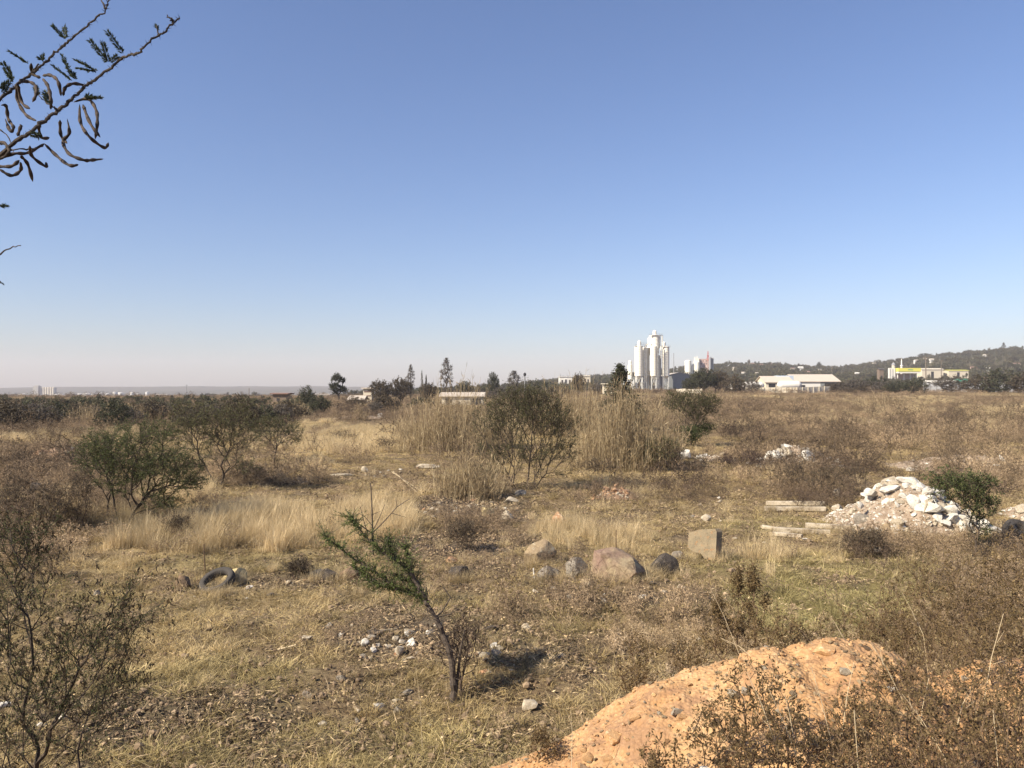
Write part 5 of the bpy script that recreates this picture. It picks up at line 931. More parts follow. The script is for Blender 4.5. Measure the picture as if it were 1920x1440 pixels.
for px, py, w, h, mt, lab in ((1628, 993, 46, 28, 'r_grey', 'big grey brown rock at the left foot of the rubble heap'), (1668, 1002, 26, 20, 'r_tan', 'rounded tan rock at the front foot of the rubble heap'), (1684, 1004, 24, 18, 'r_pale', 'pale rounded rock right of the tan one at the heap foot'), (1574, 958, 26, 12, 'r_pale', 'flat pale rock left of the rubble heap'), (1574, 931, 24, 14, 'r_pale', 'pale rock at the upper left slope of the heap')):
    put_rock('rock', lab, 'rock', px, py, w, h, mt, np.random.default_rng(int(px)), sink=.1, d=None)
for px, py, w, h, lab in ((1694, 958, 34, 26, 'largest flat white slab facing forward on the rubble heap'), (1675, 945, 26, 24, 'white slab left of the largest one on the heap'), (1706, 927, 40, 18, 'white slab near the top right of the heap'), (1672, 903, 30, 12, 'white slab on the very crest of the heap'), (1632, 922, 24, 16, 'white slab on the upper left slope of the heap'), (1729, 952, 34, 18, 'white slab on the right slope of the heap'), (1770, 958, 26, 22, 'white slab at the right foot of the heap'), (1614, 946, 14, 14, 'small white block low on the left slope of the heap')):
    rng = np.random.default_rng(px); d = float(ground((1562 + 1812) / 2, 1006)[1]) + .25 + (1000 - py) * .021; p = at(px, py, d); o = link('concrete_chunk', rock_mesh('concrete_chunk', rng, (m_(w, d), m_(w, d) * .7, m_(h, d)), MT['r_white'], 9, 3, .03, (.45, .8)), None, tuple(p)); o.rotation_euler = (.2, rng.normal(0, .1), 0); tag(o, lab, 'rubble', 'named white slabs of the big heap', 'thing')
def post(px0, py0, px1, py1, label, w=.16, d0=None, mat='concrete', lift=.06):
    a, c = ground(px0, py0), ground(px1, py1); a[2] += lift; c[2] += lift; b = B(); L = np.linalg.norm(c - a); yaw = math.atan2(c[1] - a[1], c[0] - a[0]); pit = -math.atan2(c[2] - a[2], L)
    b.box((0, 0, 0), (L, w, w * .8)); o = link('concrete_post', b.mesh('concrete_post', MT[mat]), None, tuple((a + c) / 2)); o.rotation_euler = (0, pit, yaw); m = o.modifiers.new('soft_edge', 'BEVEL'); m.width = .012; m.segments = 2
    tag(o, label, 'post', 'fallen concrete posts', 'thing')
post(1433, 957, 1548, 959, 'front concrete post of the pair lying left of the rubble heap'); post(1436, 949.5, 1546, 951, 'back concrete post of the pair lying left of the rubble heap', lift=.10)
post(1450, 998, 1556, 1003, 'long concrete post in front of the heap with white end'); post(1448, 1005, 1504, 1010, 'short white post under the long one', .12); post(1510, 990, 1608, 996, 'concrete post ending at the grey brown rock'); post(1428, 992, 1470, 1000, 'tan post end sticking out left of the long post', .12)
post(1497, 858, 1566, 865, 'white post lying across the far row of white stones', .2); post(1715, 987, 1785, 965, 'thin plank leaning on the right foot of the rubble heap', .09, lift=.25); post(1788, 863, 1822, 864, 'short pale post far right beyond the rubble heap', .16)
def plank_px(name, label, cat, pts, r, mat, lift=.0, group=None):
    P = [ground(px, py) + [0, 0, h + lift] for px, py, h in pts]; c = P[0].copy(); b = B(); b.tube(P, np.linspace(r, r * .6, len(P)), 6); o = link(name, b.mesh(name, MT[mat], origin=c), None, tuple(c)); tag(o, label, cat, group, 'thing')
plank_px('dry_stick', 'long bare pale stick lying in grass left of the reed clump', 'stick', [(735, 890, .1), (790, 925, .05)], .02, 'pale_stem'); plank_px('dry_stick', 'pale stick leaning beside the first near the reed clump', 'stick', [(738, 900, .35), (785, 928, .05)], .015, 'pale_stem')
plank_px('dead_branch', 'pale stick in the trash patch left of the sapling trunk', 'stick', [(700, 1190, .05), (745, 1184, .04)], .018, 'pale_stem'); plank_px('dead_branch', 'thin pale stick lying left of the trash patch', 'stick', [(522, 1224, .04), (556, 1216, .05)], .018, 'pale_stem')
plank_px('wooden_stake', 'thin dead stalk standing upright left of the tyre', 'stalk', [(385, 1072, 0), (384, 1072, .25), (383, 1072, .55)], .018, 'weed_stem'); plank_px('wooden_stake', 'thin upright stalk behind the large pink boulder', 'stalk', [(1155, 1035, 0), (1155, 1035, .5)], .015, 'weed_stem')
plank_px('plastic_pipe', 'short white pipe end standing left of the boulders', 'pipe', [(1002, 1086, 0), (1000, 1086, .2)], .018, 'white')

# ------------------------------------------------------------------ tyres
def tyre(label, c, R0, r0, rot, group=None):
    t = thing('old_tyre', label, 'tyre', c); n, m = 64, 20; a = np.linspace(0, 2 * np.pi, n, endpoint=False); q = np.linspace(0, 2 * np.pi, m, endpoint=False)
    px = np.sign(np.cos(q)) * np.abs(np.cos(q)) ** .7 * r0; pz = np.sign(np.sin(q)) * np.abs(np.sin(q)) ** .6 * r0 * 1.35
    rr = R0 - r0 + px; keep = np.ones(m, bool)
    V = np.stack([rr[None] * np.cos(a)[:, None], rr[None] * np.sin(a)[:, None], np.broadcast_to(pz[None], (n, m))], -1)
    tread = (px > r0 * .75); V[::2][:, tread, :2] *= .975
    V = V.reshape(-1, 3); i = np.arange(n)[:, None]; j = np.arange(m)[None]; F = np.stack([i * m + j, ((i + 1) % n) * m + j, ((i + 1) % n) * m + (j + 1) % m, i * m + (j + 1) % m], -1).reshape(-1, 4)
    link('tread', mesh('tread', V, [F], MT['tyre'], smooth=True), t)
    b = B(); b.lathe((0, 0, 0), [(R0 - 1.95 * r0, -r0 * .8), (R0 - 2.08 * r0, -r0 * .6), (R0 - 2.08 * r0, r0 * .6), (R0 - 1.95 * r0, r0 * .8)], 48, cap=False); link('bead', b.mesh('bead', MT['tyre'], smooth=True), t); t.rotation_euler = rot; return t
g = ground(400, 1112); tyre('old black tyre lying tilted in the grass by a pale boulder', (g[0], g[1] + .22, g[2] + .15), .34, .062, (.48, -.22, 0))
g = ground(1908, 1016); tyre('black tyre half cut off by the right edge of the field', (g[0] + .2, g[1] + .2, g[2] + .16), .40, .12, (.5, .2, 0))

# ------------------------------------------------------------------ orange soil heap in front
def soil_heap():
    xs = np.arange(-2.8, 6.8, .022); ys = np.concatenate([np.arange(1.8, 3.4, .06), np.arange(3.4, 6.0, .02), np.arange(6.0, 9.6, .07)]); X, Y = np.meshgrid(xs, ys, indexing='ij'); Zm = M(X, Y); Zt = T(X, Y); Z = np.maximum(Zm, Zt - .25)
    X2 = X + .02 * vn(X / .05, Y / .05, 3); V = np.stack([X2, Y, Z], -1).reshape(-1, 3); nx, ny = X.shape; i = np.arange(nx - 1)[:, None]; j = np.arange(ny - 1)[None]
    F = np.stack([i * ny + j, (i + 1) * ny + j, (i + 1) * ny + j + 1, i * ny + j + 1], -1).reshape(-1, 4); c = np.array([1.8, 5.5, 0.])
    m, n, b = newmat('orange_subsoil'); co = coord(n); n1 = noise(n, 1.3, 6, co, .7); n2 = noise(n, 14, 8, co, .75); v = n.nodes.new("ShaderNodeTexVoronoi"); v.inputs['Scale'].default_value = 34; n.links.new(co, v.inputs['Vector'])
    col = mixc(n, ramp(n, n1, .38, .64), (.44, .24, .105), (.56, .35, .175)); col = mixc(n, ramp(n, n2, .5, .72), col, (.64, .46, .27)); col = mixc(n, ramp(n, noise(n, 3, 5, co), .54, .68), col, (.34, .19, .10))
    col = mixc(n, ramp(n, noise(n, .9, 7, co, .75), .52, .60), col, (.38, .225, .125)); col = mixc(n, .35, col, mixc(n, ramp(n, v.outputs['Distance'], .1, .55), (1, 1, 1), (.55, .5, .45)), 'MULTIPLY'); n.links.new(col, b.inputs['Base Color']); b.inputs['Roughness'].default_value = 1
    mx = n.nodes.new("ShaderNodeMath"); mx.operation = 'SUBTRACT'; n.links.new(n2, mx.inputs[0]); n.links.new(v.outputs['Distance'], mx.inputs[1]); bump(n, b, mx.outputs[0], .012)
    o = link('soil_heap', mesh('soil_heap', V - c, [F], m, smooth=True), None, tuple(c)); tag(o, 'long heap of bright orange soil across the lower right, nearest to the viewer', 'soil heap', kind='thing'); MT['soil'] = m
    MT['clod'] = rockmat('orange_clod', (.60, .37, .18), (.50, .28, .13), (.70, .52, .32), s=9, bd=.008)
    r = np.random.default_rng(820); ms = [rock_mesh('soil_clod', r, (1, .8, .55), MT[k], 8, 2, .05, (.45, .85)) for k in ('clod', 'clod', 'clod', 'r_pale', 'r_tan', 'clod', 'r_brown')]
    for k in range(230):
        px = r.uniform(940, 1920) if k > 60 else r.uniform(980, 1500); d = r.uniform(3.7, 5.75); x = gx(px, d)
        if M(x, d) < T(x, d) + .03: continue
        s = .026 + .075 * r.random() ** 3; c = link('soil_clod', ms[r.integers(0, 7)], None, (x, d, float(M(x, d)) + s * .12)); c.scale = (s, s, s); c.rotation_euler = tuple(r.uniform(-1, 1, 3) * [.4, .4, 3.1]); tag(c, 'small clod lying on the orange soil heap', 'clod', 'clods on the orange soil heap', 'thing')
    for px, d, s, mt, lab in ((1545, 5.4, .15, 'clod', 'rounded orange lump on the crest of the soil heap'), (1150, 5.2, .16, 'clod', 'pale orange flat stone on the left ridge of the soil heap'), (1322, 4.6, .08, 'r_white', 'white stone on the sunlit face of the soil heap'), (1200, 4.6, .13, 'r_brown', 'flat brown shard low on the soil heap'), (1228, 4.75, .14, 'r_tan', 'flat tan shard beside the brown one on the soil heap'), (1250, 4.25, .13, 'r_yellow', 'yellowish slab low on the soil heap'), (1670, 5.0, .09, 'r_white', 'white stone under the weeds on the soil heap'), (1530, 4.5, .12, 'r_tan', 'tan stone between weed stems on the soil heap'), (1100, 5.05, .12, 'r_brown', 'brown lump at the left end of the soil heap ridge'), (1840, 5.5, .08, 'r_grey', 'grey stone on the right crest of the soil heap')):
        x = gx(px, d); c = link('stone', rock_mesh('stone', r, (s, s * .8, s * .5), MT[mt], 9, 3), None, (x, d, float(M(x, d)) + s * .14)); c.rotation_euler = (.1, .1, r.uniform(0, 3)); tag(c, lab, 'stone', None, 'thing')
soil_heap()
n_g = 5200; x, y = np.random.default_rng(9).uniform(-.8, 4.6, n_g), np.random.default_rng(10).uniform(3.4, 5.8, n_g); k = M(x, y) > T(x, y) + .02; x, y = x[k], y[k]; rr = np.random.default_rng(12)
scatter('gravel', 'fine orange grit covering the soil heap', 'gravel', [rock_mesh('grit', rr, (.03, .025, .018), MT['clod'], 7, 2), rock_mesh('grit', rr, (.03, .02, .02), MT['r_tan'], 7, 2)], np.stack([x, y, M(x, y) + .003], 1), rr.uniform(-1, 1, (len(x), 3)) * [.5, .5, 3.1], np.repeat((.3 + 1.1 * rr.random(len(x)) ** 3)[:, None], 3, 1), rr.integers(0, 2, len(x)), toned(len(x), rr, np.array([1, 1, 1.]), .1))

# ------------------------------------------------------------------ near plants
def sapling():
    r = np.random.default_rng(831); g0 = ground(850, 1318); D = g0[1]
    t = thing('thorn_sapling', 'leaning thorn sapling with green upper branches reaching left', 'sapling', g0); b = B()
    def PX(L, dd=0): return np.array([at(px, py, D + dd + (q[0] if q else 0)) for px, py, *q in L])
    trunk = PX([(851, 1318), (850, 1270), (843, 1220), (826, 1175), (812, 1150), (800, 1130), (785, 1100), (768, 1070)]); trunk = np.array([trunk[i] * (1 - q) + trunk[i + 1] * q for i in range(len(trunk) - 1) for q in (0, .25, .5, .75)] + [trunk[-1]]); trunk[1:] += r.normal(0, .006, (len(trunk) - 1, 3)); b.tube(trunk, np.linspace(.040, .022, len(trunk)) * r.uniform(.82, 1.18, len(trunk)), 9); ku = np.repeat(np.arange(3, len(trunk)), 5); du = unit(r.normal(size=(len(ku), 3)) + [-.2, 0, .5]); VV, FF = frusta(trunk[ku], trunk[ku] + du * r.uniform(.05, .22, len(ku))[:, None], np.full(len(ku), .004), np.full(len(ku), .0018), 4); b.add(VV, FF)
    b2 = PX([(853, 1318), (858, 1270), (864, 1215), (872, 1180)], .04); b.tube(b2, np.linspace(.022, .01, 4), 6)
    main = [([(800, 1130), (775, 1112), (745, 1105), (715, 1098)], .016), ([(785, 1100), (770, 1075), (764, 1040), (760, 1020)], .014), ([(768, 1070), (745, 1052), (715, 1035), (690, 1010), (668, 985), (655, 968)], .014), ([(745, 1105), (705, 1072), (670, 1052), (635, 1025), (608, 1003)], .014),
            ([(715, 1098), (690, 1085), (665, 1062)], .010), ([(745, 1052), (735, 1030), (728, 1010)], .009), ([(785, 1100), (765, 1090), (740, 1078)], .01)]
    segs = []
    for L, rad in main: P = PX(L, r.uniform(-.15, .25)); P[0] = at(*L[0], D + .01); b.tube(P, np.linspace(rad, rad * .4, len(P)), 6); segs.append(P)
    dead = [([(690, 1000), (682, 975), (676, 950)], .004), ([(698, 985), (684, 968), (672, 962)], .003), ([(745, 950), (742, 932)], .003), ([(700, 1040), (699, 1000), (698, 960), (697, 930), (695, 905)], .008), ([(698, 1000), (670, 980), (648, 955)], .005), ([(698, 1000), (720, 978), (745, 950), (768, 935)], .005), ([(698, 998), (712, 970), (722, 945)], .004), ([(697, 965), (715, 958)], .003), ([(663, 970), (666, 948)], .003), ([(735, 962), (762, 970)], .003),
            ([(815, 1160), (830, 1145), (845, 1120), (835, 1105), (830, 1100)], .008), ([(802, 1148), (801, 1118), (800, 1100)], .005), ([(818, 1158), (845, 1150), (875, 1130)], .005)]
    for L, rad in dead: P = PX(L, .05); b.tube(P, np.linspace(rad * 1.5, rad * .7, len(P)), 5)
    part('trunk', b, MT['bark_near'], t)
    # leafy shoots
    base = np.concatenate([np.array([P[i] * (1 - s) + P[i + 1] * s for i in range(len(P) - 1) for s in np.linspace(0, 1, 9)]) for P in segs]); n = 1050; i = r.integers(0, len(base), n); C0 = base[i]
    dr = unit(r.normal(size=(n, 3)) * [1, 1, .9] + [-.35, 0, .5]); L = r.uniform(.03, .24, n); b = B(); V, F = frusta(C0, C0 + dr * L[:, None], np.full(n, .003), np.full(n, .0015), 3); b.add(V, F); part('twigs', b, MT['bark_near'], t)
    m = 25000; k = r.integers(0, n, m); s = r.random(m)[:, None]; C = C0[k] + dr[k] * L[k][:, None] * s; V, F = leaves(C, r.normal(size=(m, 3)) + dr[k] * .6, r.uniform(.012, .03, m), .0065, r); b = B(); b.add(V, F); part('leaves', b, MT['sapling'], t, tint=r.beta(2, 2, m))
    # leafless companion
    t2 = thing('bare_shrub', 'leafless reddish shrub fanning out at the foot of the sapling', 'shrub', g0 + [.08, .12, 0]); b0 = g0 + [.08, .12, -.02]; tg = crown_px(r, [(868, 1195, 46, 40), (880, 1180, 30, 26), (845, 1210, 34, 30), (868, 1240, 30, 30)], D + .15, 300, .8)
    g = grow(r, [b0, b0 + [.03, .03, 0]], tg, 1.2, .07, .1, .0026, .016, .6); b = B(); wood(b, g, 4); V, F, *_ = twigs(g, r, 3, .11, .0018, 3); b.add(V, F); part('trunk', b, MT['twig'], t2)
sapling()
def overhang():
    r = np.random.default_rng(841); D = 2.2; Q = 2.572
    base = np.array([-3.0, 1.5, float(T(-3.0, 1.5))]); t = thing('thorn_tree', 'thorn branch with curled pods and small leaf sprays hanging in from the upper left', 'tree', base)
    def PX(L, dd=0, ww=None): return np.array([at(x / Q, y / Q, D + dd + .05 * math.sin(x * .02 + y * .013)) for x, y in L])
    def smooth(P, n=6):
        P = np.asarray(P); o = []
        for i in range(len(P) - 1):
            p0 = P[max(i - 1, 0)]; p1 = P[i]; p2 = P[i + 1]; p3 = P[min(i + 2, len(P) - 1)]
            for k in range(n): s = k / n; o.append(.5 * (2 * p1 + (p2 - p0) * s + (2 * p0 - 5 * p1 + 4 * p2 - p3) * s * s + (3 * p1 - p0 - 3 * p2 + p3) * s ** 3))
        o.append(P[-1]); return np.array(o)
    b = B(); lead = np.array([base + [0, 0, -.2], base + [.05, .05, 1.0], base + [.2, .2, 2.0], base + [.45, .35, 2.55], [-2.0, 2.05, 4.33]])
    B1 = PX([(-60, 800), (60, 690), (150, 630), (220, 570), (290, 520), (350, 470), (400, 420), (460, 375), (530, 325), (600, 270), (660, 250), (720, 195), (780, 155), (830, 110), (862, 82)])
    P = smooth(np.concatenate([lead, B1[:1]]), 8); b.tube(P, np.linspace(.07, .011, len(P)), 10)
    def knobby(P, r0, r1, sides=7):
        n = len(P); P = P + r.normal(0, .0018, (n, 3)); rad = np.linspace(r0, r1, n) * (1 + .35 * np.clip(vn(np.arange(n) * .9, np.full(n, r.random() * 50), 3), -.3, 1)); b.tube(P, rad, sides)
    knobby(smooth(B1, 7), .0058, .0018); B2 = PX([(-120, 560), (0, 470), (80, 400), (140, 355), (200, 310), (260, 250), (320, 200), (380, 150), (440, 100), (500, 50), (515, 5), (535, -40)], .06); knobby(smooth(B2, 7), .0047, .0016)
    b.tube(smooth(np.array([lead[-1], B2[0]]), 5), .012, 8)
    for L in ([(830, 110), (822, 88), (800, 68)], [(500, 30), (490, 5), (478, -20)], [(760, 165), (752, 125)], [(830, 90), (800, 75)], [(-30, 1240), (30, 1205), (95, 1177)], [(-20, 1355), (18, 1371)], [(-40, 640), (0, 625), (60, 690)], [(-30, 800), (0, 745), (90, 720), (170, 715), (210, 690)], [(-40, 700), (10, 690), (60, 730)], [(270, 525), (240, 500), (180, 460)], [(180, 300), (140, 350)], [(-40, 985), (10, 990), (28, 990)]): knobby(smooth(PX(L, .01), 5), .0026, .0013, 5)
    lp = smooth(np.array([base + [.1, .1, 1.5], [-2.3, 2.1, 3.2], [-1.75, 2.2, 2.95], at(-10, 470, D)]), 6); b.tube(lp, np.linspace(.02, .0035, len(lp)), 6)
    # thorns
    for Bx in (smooth(B1, 4), smooth(B2, 4)):
        for p in Bx[::1]:
            for _ in range(2): v = unit(r.normal(size=3)); b.seg(p, p + v * .012, .0012, .0002, 4)
    part('trunk', b, MT['bark_dark'], t)
    pods = [[(380, 500), (385, 590), (430, 660), (500, 710), (520, 685)], [(395, 500), (430, 590), (480, 660)], [(350, 490), (420, 475), (460, 530), (465, 600), (455, 670)], [(320, 570), (330, 640), (300, 680), (330, 740), (400, 770), (440, 770), (495, 765)], [(285, 575), (290, 650), (320, 690)], [(210, 690), (270, 750), (330, 795), (375, 792)], [(140, 700), (150, 750), (215, 800), (218, 780)], [(75, 400), (80, 480), (120, 550), (170, 580)], [(80, 400), (100, 490), (140, 522)], [(80, 395), (130, 390), (165, 410), (170, 450), (152, 490)],
            [(200, 375), (225, 410), (240, 470), (240, 525)], [(200, 362), (240, 360), (275, 390), (290, 460)], [(300, 460), (310, 420), (350, 400), (410, 410)], [(0, 505), (25, 510), (35, 570), (60, 610), (45, 630), (20, 570)], [(95, 750), (130, 790), (155, 875)], [(-20, 800), (50, 800), (90, 770)], [(-10, 812), (50, 845), (95, 820), (95, 780)], [(-20, 770), (60, 740), (130, 735), (210, 690)], [(80, 655), (95, 610), (100, 600)], [(190, 372), (150, 350), (145, 300)], [(-20, 680), (20, 690), (40, 730), (10, 760)], [(180, 600), (195, 660), (235, 662)]]
    for i, L in enumerate(pods):
        P = smooth(PX(L, r.uniform(-.04, .03)), 8); n = len(P); tt = np.linspace(0, 1, n); w = .0044 * np.clip(np.minimum(tt * 8, 1) * np.minimum((1 - tt) * 7 + .15, 1), .12, 1) * (1 + .22 * np.sin(tt * n * 1.1)); q = B(); q.tube(P, w, 8); part('pod', q, MT['pod'], t, smooth=True)
    sp = [((600, 270), (512, 148)), ((525, 310), (428, 192)), ((525, 310), (492, 205)), ((520, 300), (560, 268)), ((475, 345), (362, 285)), ((470, 345), (375, 325)), ((355, 390), (298, 268)), ((350, 390), (250, 315)), ((360, 385), (345, 345)), ((318, 195), (252, 122)), ((315, 190), (305, 128)), ((140, 310), (48, 248)), ((60, 390), (8, 300)), ((60, 400), (40, 330)), ((62, 395), (20, 345)), ((240, 510), (210, 440)), ((180, 460), (165, 415)), ((245, 500), (215, 475)), ((400, 470), (482, 466)), ((410, 480), (425, 458)), ((0, 455), (40, 392)), ((200, 300), (206, 268)), ((200, 290), (190, 275)), ((-10, 995), (24, 990)), ((130, 640), (180, 655)), ((-20, 430), (20, 400)), ((755, 140), (752, 124)), ((200, 655), (160, 640))]
    C, Dv = [], []
    for (a, c) in sp:
        A, E = PX([a, c], r.uniform(-.04, .06)); L = np.linalg.norm(E - A); n = int(40 + L / .0005); s = r.uniform(.12, 1, n); ax = unit(E - A); sd = unit(np.cross(ax, r.normal(size=3))); sg = np.where(r.random(n) < .5, 1, -1)[:, None]
        C.append(A + (E - A) * s[:, None]); Dv.append(ax * .8 + sd * sg * .7 + r.normal(0, .25, (n, 3))); 
    C = np.concatenate(C); Dv = np.concatenate(Dv); V, F = leaves(C, Dv, r.uniform(.008, .015, len(C)), .0028, r); b = B(); b.add(V, F); part('leaves', b, MT['pinnae'], t, tint=r.beta(2, 2, len(C)))
overhang()

def near_shrub(name, label, cat, base, tg, seed, leafm, nl, L, W, bf=.8, r_base=.02, seg=.07, tw=2, tl=.09, r_tip=.0016, group=None, bark='twig', curl=None, pale=0):
    r = np.random.default_rng(seed); t = thing(name, label, cat, base, group); rt = [np.array(base) + [dx, dy, -.02] for dx, dy in ((0, 0), (.05, .03), (-.05, .02))]
    g = grow(r, rt, tg, bf, seg, .10, r_tip, r_base, .6); b = B(); wood(b, g, 4); V, F, P0, Pm, P1 = twigs(g, r, tw, tl, r_tip * .8, 4); b.add(V, F); part('stems', b, MT[bark], t)
    n = nl; k = r.integers(0, len(P0), n); s = r.random(n)[:, None]; C = np.where(s < .5, P0[k] + (Pm[k] - P0[k]) * s * 2, Pm[k] + (P1[k] - Pm[k]) * (s - .5) * 2) + r.normal(0, .004, (n, 3)); Dv = unit(P1[k] - P0[k]) * .4 + unit(r.normal(size=(n, 3)))
    V, F = leaves(C, Dv, L * r.uniform(.5, 1.35, n), W * r.uniform(.6, 1.3, n), r, .12); b = B(); b.add(V, F); part('leaves', b, MT[leafm], t, tint=r.beta(2, 2.4, n))
    if curl:
        m = curl; k = r.integers(0, len(P0), m); b = B()
        V, F = leaves(P1[k] + r.normal(0, .008, (m, 3)), np.tile([0, 0, -1.], (m, 1)) + r.normal(0, .45, (m, 3)), r.uniform(.02, .06, m), .010, r, .3); b.add(V, F); part('hanging_leaves', b, MT['curl'], t, tint=r.beta(2, 2, m))
    return t
def near_plants():
    r = np.random.default_rng(851)
    bx, bd = gx(-10, 4.9), 4.9; base = (bx, bd, float(T(bx, bd)))
    D = 4.9; tg = np.concatenate([crown_px(r, [(60, 1290, 120, 130, 3), (150, 1230, 110, 60, 1.6), (40, 1120, 70, 90, 1.6), (230, 1130, 24, 26, .35), (190, 1200, 60, 40, .8), (245, 1170, 46, 12, .3), (30, 1020, 46, 60, .9), (180, 1330, 70, 40, .8), (230, 1285, 30, 14, .2), (80, 1400, 140, 50, 1.0), (-60, 1200, 90, 200, 2), (150, 1150, 16, 30, .2)], D, 340, .55), np.array([at(a[0] * (1 - q) + c[0] * q + r.normal(0, 5), a[1] * (1 - q) + c[1] * q + r.normal(0, 5), D + e) for a, c, e in (((60, 1400), (252, 1095), .05), ((150, 1235), (288, 1150), -.1), ((0, 1230), (90, 990), .15), ((100, 1330), (250, 1280), 0), ((20, 1100), (60, 1020), .1)) for q in np.linspace(0, 1, 16)])])
    near_shrub('thorn_bush', 'close thorn bush with dark hanging leaves filling the lower left corner', 'bush', base, tg, 852, 'acacia', 15000, .018, .005, bf=1.7, r_base=.022, seg=.09, tw=3, tl=.19, r_tip=.0016, curl=3400, bark='bark')
    # weeds on and behind the soil heap
    W = [(1385, 6.9, 1065, 60, 'tall brown weed with dense seedy top left of its twin'), (1412, 6.7, 1066, 60, 'tall brown weed with dense seedy top right of its twin'), (1345, 6.6, 1130, 90, 'leafy brown weed at the left foot of the two tall seedy weeds'), (1200, 7.2, 1170, 60, 'thin brown weed standing alone above the heap ridge'), (1190, 6.3, 1250, 80, 'spindly weed at the ridge of the soil heap'), (1290, 6.6, 1200, 80, 'low brown weed just behind the soil heap ridge'), (1460, 6.4, 1150, 90, 'leafy weed behind the heap crest right of the tall pair'),
         (1320, 4.6, 1290, 110, 'small dark leaved weed on the sunlit face of the heap'), (1400, 4.5, 1230, 130, 'brown weed with whitish stem on the heap face'), (1450, 4.3, 1240, 120, 'dense brown weed on the middle of the heap'), (1370, 3.9, 1330, 140, 'dark weed at the bottom edge of the picture'), (1480, 3.9, 1330, 160, 'bushy dark weed low in front of the heap'), (1560, 4.0, 1330, 150, 'brown weed low in front of the heap centre'), (1600, 4.6, 1290, 120, 'brown weed on the right middle of the heap'), (1640, 3.9, 1310, 160, 'wide brown weed at the bottom right'), (1680, 5.0, 1250, 110, 'weed on the crest right of the rounded lump'),
         (1720, 4.0, 1290, 160, 'thick brown weed right of the wide one at the bottom'), (1800, 4.1, 1270, 170, 'thick brown weed near the bottom right corner'), (1880, 4.1, 1280, 160, 'brown weed in the bottom right corner'), (1940, 4.6, 1200, 150, 'brown weed cut by the right edge'), (1700, 6.6, 1130, 150, 'large leafy weed bush behind the heap on the right'), (1640, 6.8, 1120, 140, 'leafy weed bush behind the rounded lump'), (1780, 6.5, 1060, 170, 'tall leafy weed bush behind the heap'), (1740, 7.3, 1010, 150, 'tallest weed bush on the right, reaching up to the rubble'), (1850, 6.8, 1010, 170, 'tall twiggy weed near the right edge'), (1910, 6.6, 980, 160, 'tall twiggy weed cut by the right edge'), (1580, 7.4, 1130, 110, 'thin leafy weed left of the tall bush'), (1810, 7.6, 1000, 140, 'thin twiggy weed between the tall weed bushes'), (1500, 6.5, 1170, 90, 'low weed behind the crest near its middle'), (1230, 4.5, 1385, 90, 'green tinged weed low on the shaded face of the heap'), (1010, 5.4, 1370, 60, 'short weed at the left tip of the heap'), (1880, 5.3, 1160, 140, 'leafy weed on the right crest')]
    for i, (px, d, yt, w, lab) in enumerate(W):
        q = np.random.default_rng(900 + i); b0 = onground(px, d); zt = at(0, yt, d)[2]; h = max(.22, zt - b0[2]); wm = m_(w, d); n = int(40 + 50 * h * max(wm, .3))
        if 'seedy' in lab: tg = np.concatenate([ball(q, 60, .6) * [.03, .03, .16] + b0 + [0, 0, h * .86], ball(q, 22, .6) * [.025, .025, .08] + b0 + [.10, 0, h * .66], ball(q, 50, .5) * [wm * .35, wm * .35, h * .3] + b0 + [0, 0, h * .5]])
        else: v = ball(q, n + 30, .5); tg = v * [wm * .5, wm * .4, h * .45] + b0 + [0, 0, h * .56]; tg[:, :2] += q.normal(0, .03, 2)
        near_shrub('dry_weed', lab, 'weed', b0, tg, 940 + i, 'weed_leaf', int((1300 if 'seedy' in lab else 500) + 1500 * h * wm), .022, .012, bf=1.1, r_base=.006 + .002 * h, seg=.08, tw=2, tl=.075, r_tip=.0012, bark='weed_stem')
    XW = [(1620, 4.2, 1330, 120), (1690, 4.4, 1270, 150), (1750, 4.8, 1230, 140), (1830, 4.8, 1220, 140), (1900, 4.4, 1230, 150), (1860, 3.8, 1330, 160), (1770, 3.7, 1350, 150), (1690, 3.7, 1350, 150), (1600, 3.7, 1370, 130), (1660, 7.2, 1090, 120), (1880, 7.6, 1040, 140), (1700, 7.8, 1060, 120), (1780, 5.8, 1180, 130)]
    for i, (px, d, yt, w) in enumerate(XW):
        q = np.random.default_rng(1200 + i); b0 = onground(px, d); h = max(.2, at(0, yt, d)[2] - b0[2]); wm = m_(w, d); v = ball(q, int(60 + 45 * h), .5); tg = v * [wm * .5, wm * .4, h * .45] + b0 + [0, 0, h * .56]
        near_shrub('dry_weed', 'tangled brown weed lost in the thicket over the right half of the soil heap', 'weed', b0, tg, 1240 + i, 'weed_leaf', int(350 + 1000 * h * wm), .019, .010, bf=1.3, r_base=.006, seg=.08, tw=2, tl=.09, r_tip=.0012, bark='weed_stem', group='tangled weeds of the lower right thicket')
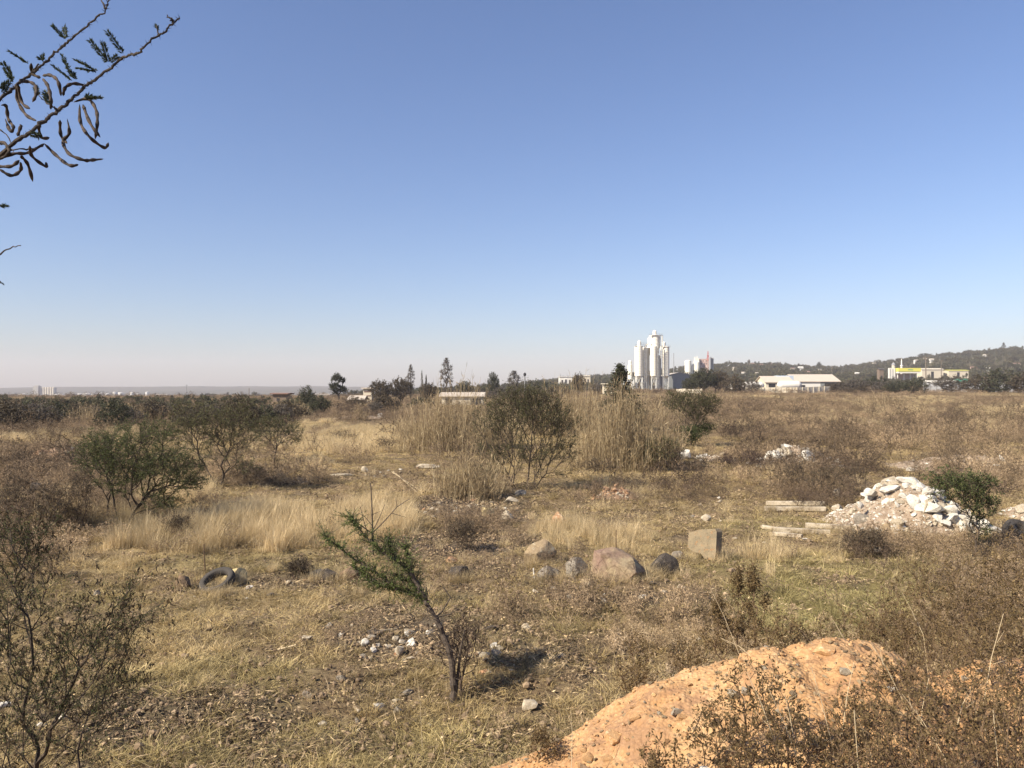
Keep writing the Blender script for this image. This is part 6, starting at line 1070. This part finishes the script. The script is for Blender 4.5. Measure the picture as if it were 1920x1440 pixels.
    S = [((1520, 1250), (1560, 1400), 4.1), ((1600, 1240), (1575, 1390), 4.3), ((1740, 1270), (1720, 1400), 4.2), ((1790, 1260), (1850, 1380), 4.3), ((1880, 1150), (1840, 1330), 4.6), ((1630, 1200), (1700, 1330), 4.6), ((1400, 1260), (1455, 1400), 4.1), ((1690, 1110), (1730, 1190), 6.5), ((1330, 1100), (1385, 1225), 6.2), ((1440, 1290), (1500, 1440), 4.0), ((1470, 1300), (1490, 1400), 4.1), ((1690, 1300), (1770, 1420), 4.0), ((1820, 1290), (1790, 1370), 4.1), ((1070, 1330), (1071, 1440), 4.9), ((780, 1250), (792, 1400), 7.8), ((1640, 1440), (1600, 1330), 3.9), ((1900, 1440), (1860, 1330), 3.9), ((1350, 1195), (1420, 1240), 5.6), ((800, 1440), (830, 1370), 7.4), ((1560, 1160), (1620, 1270), 5.8)]
    for i, (a, c, d) in enumerate(S):
        A, E = at(*a, d), at(*c, d - .1); gz = float(H(E[0], E[1])); P = [A, (A + E) / 2 + [.01, .03, .015], E]
        if E[2] > gz: P.append(np.array([E[0] + .05, E[1], gz - .02]))
        b = B(); b.tube(np.array(P), np.linspace(.0014, .0028, len(P)), 5)
        for k in range(3): s = r.uniform(.1, .8); p = A * (1 - s) + E * s; b.seg(p, p + unit(unit(A - E) + r.normal(0, .35, 3)) * r.uniform(.04, .10), .0012, .0006, 4)
        o = link('dry_stalk', b.mesh('dry_stalk', MT['pale_stem'], origin=P[-1]), None, tuple(P[-1])); tag(o, 'long thin bleached stalk leaning among the weeds of the foreground', 'stalk', 'bleached stalks of the foreground', 'thing')
near_plants()

# ------------------------------------------------------------------ hazy winter air
def haze():
    zmin = -60.0; zmax = 190.0; b = B(); b.box((0, 0, (zmin + zmax) / 2), (10600, 10600, zmax - zmin)); m = bpy.data.materials.new('haze_air'); m.use_nodes = True; n = m.node_tree; n.nodes.clear()
    v = n.nodes.new("ShaderNodeVolumePrincipled"); v.inputs['Density'].default_value = HAZE; v.inputs['Color'].default_value = (.98, .92, .97, 1); v.inputs['Anisotropy'].default_value = 0
    o = n.nodes.new("ShaderNodeOutputMaterial"); n.links.new(v.outputs[0], o.inputs['Volume']); tag(link('haze', b.mesh('haze', m)), 'pale winter haze over the plain', 'haze', kind='stuff')
HAZE = .00016
haze()
bpy.context.view_layer.update()
for t in ('h', 'w'):
    for o in bpy.data.objects:
        if t in o.keys(): del o[t]
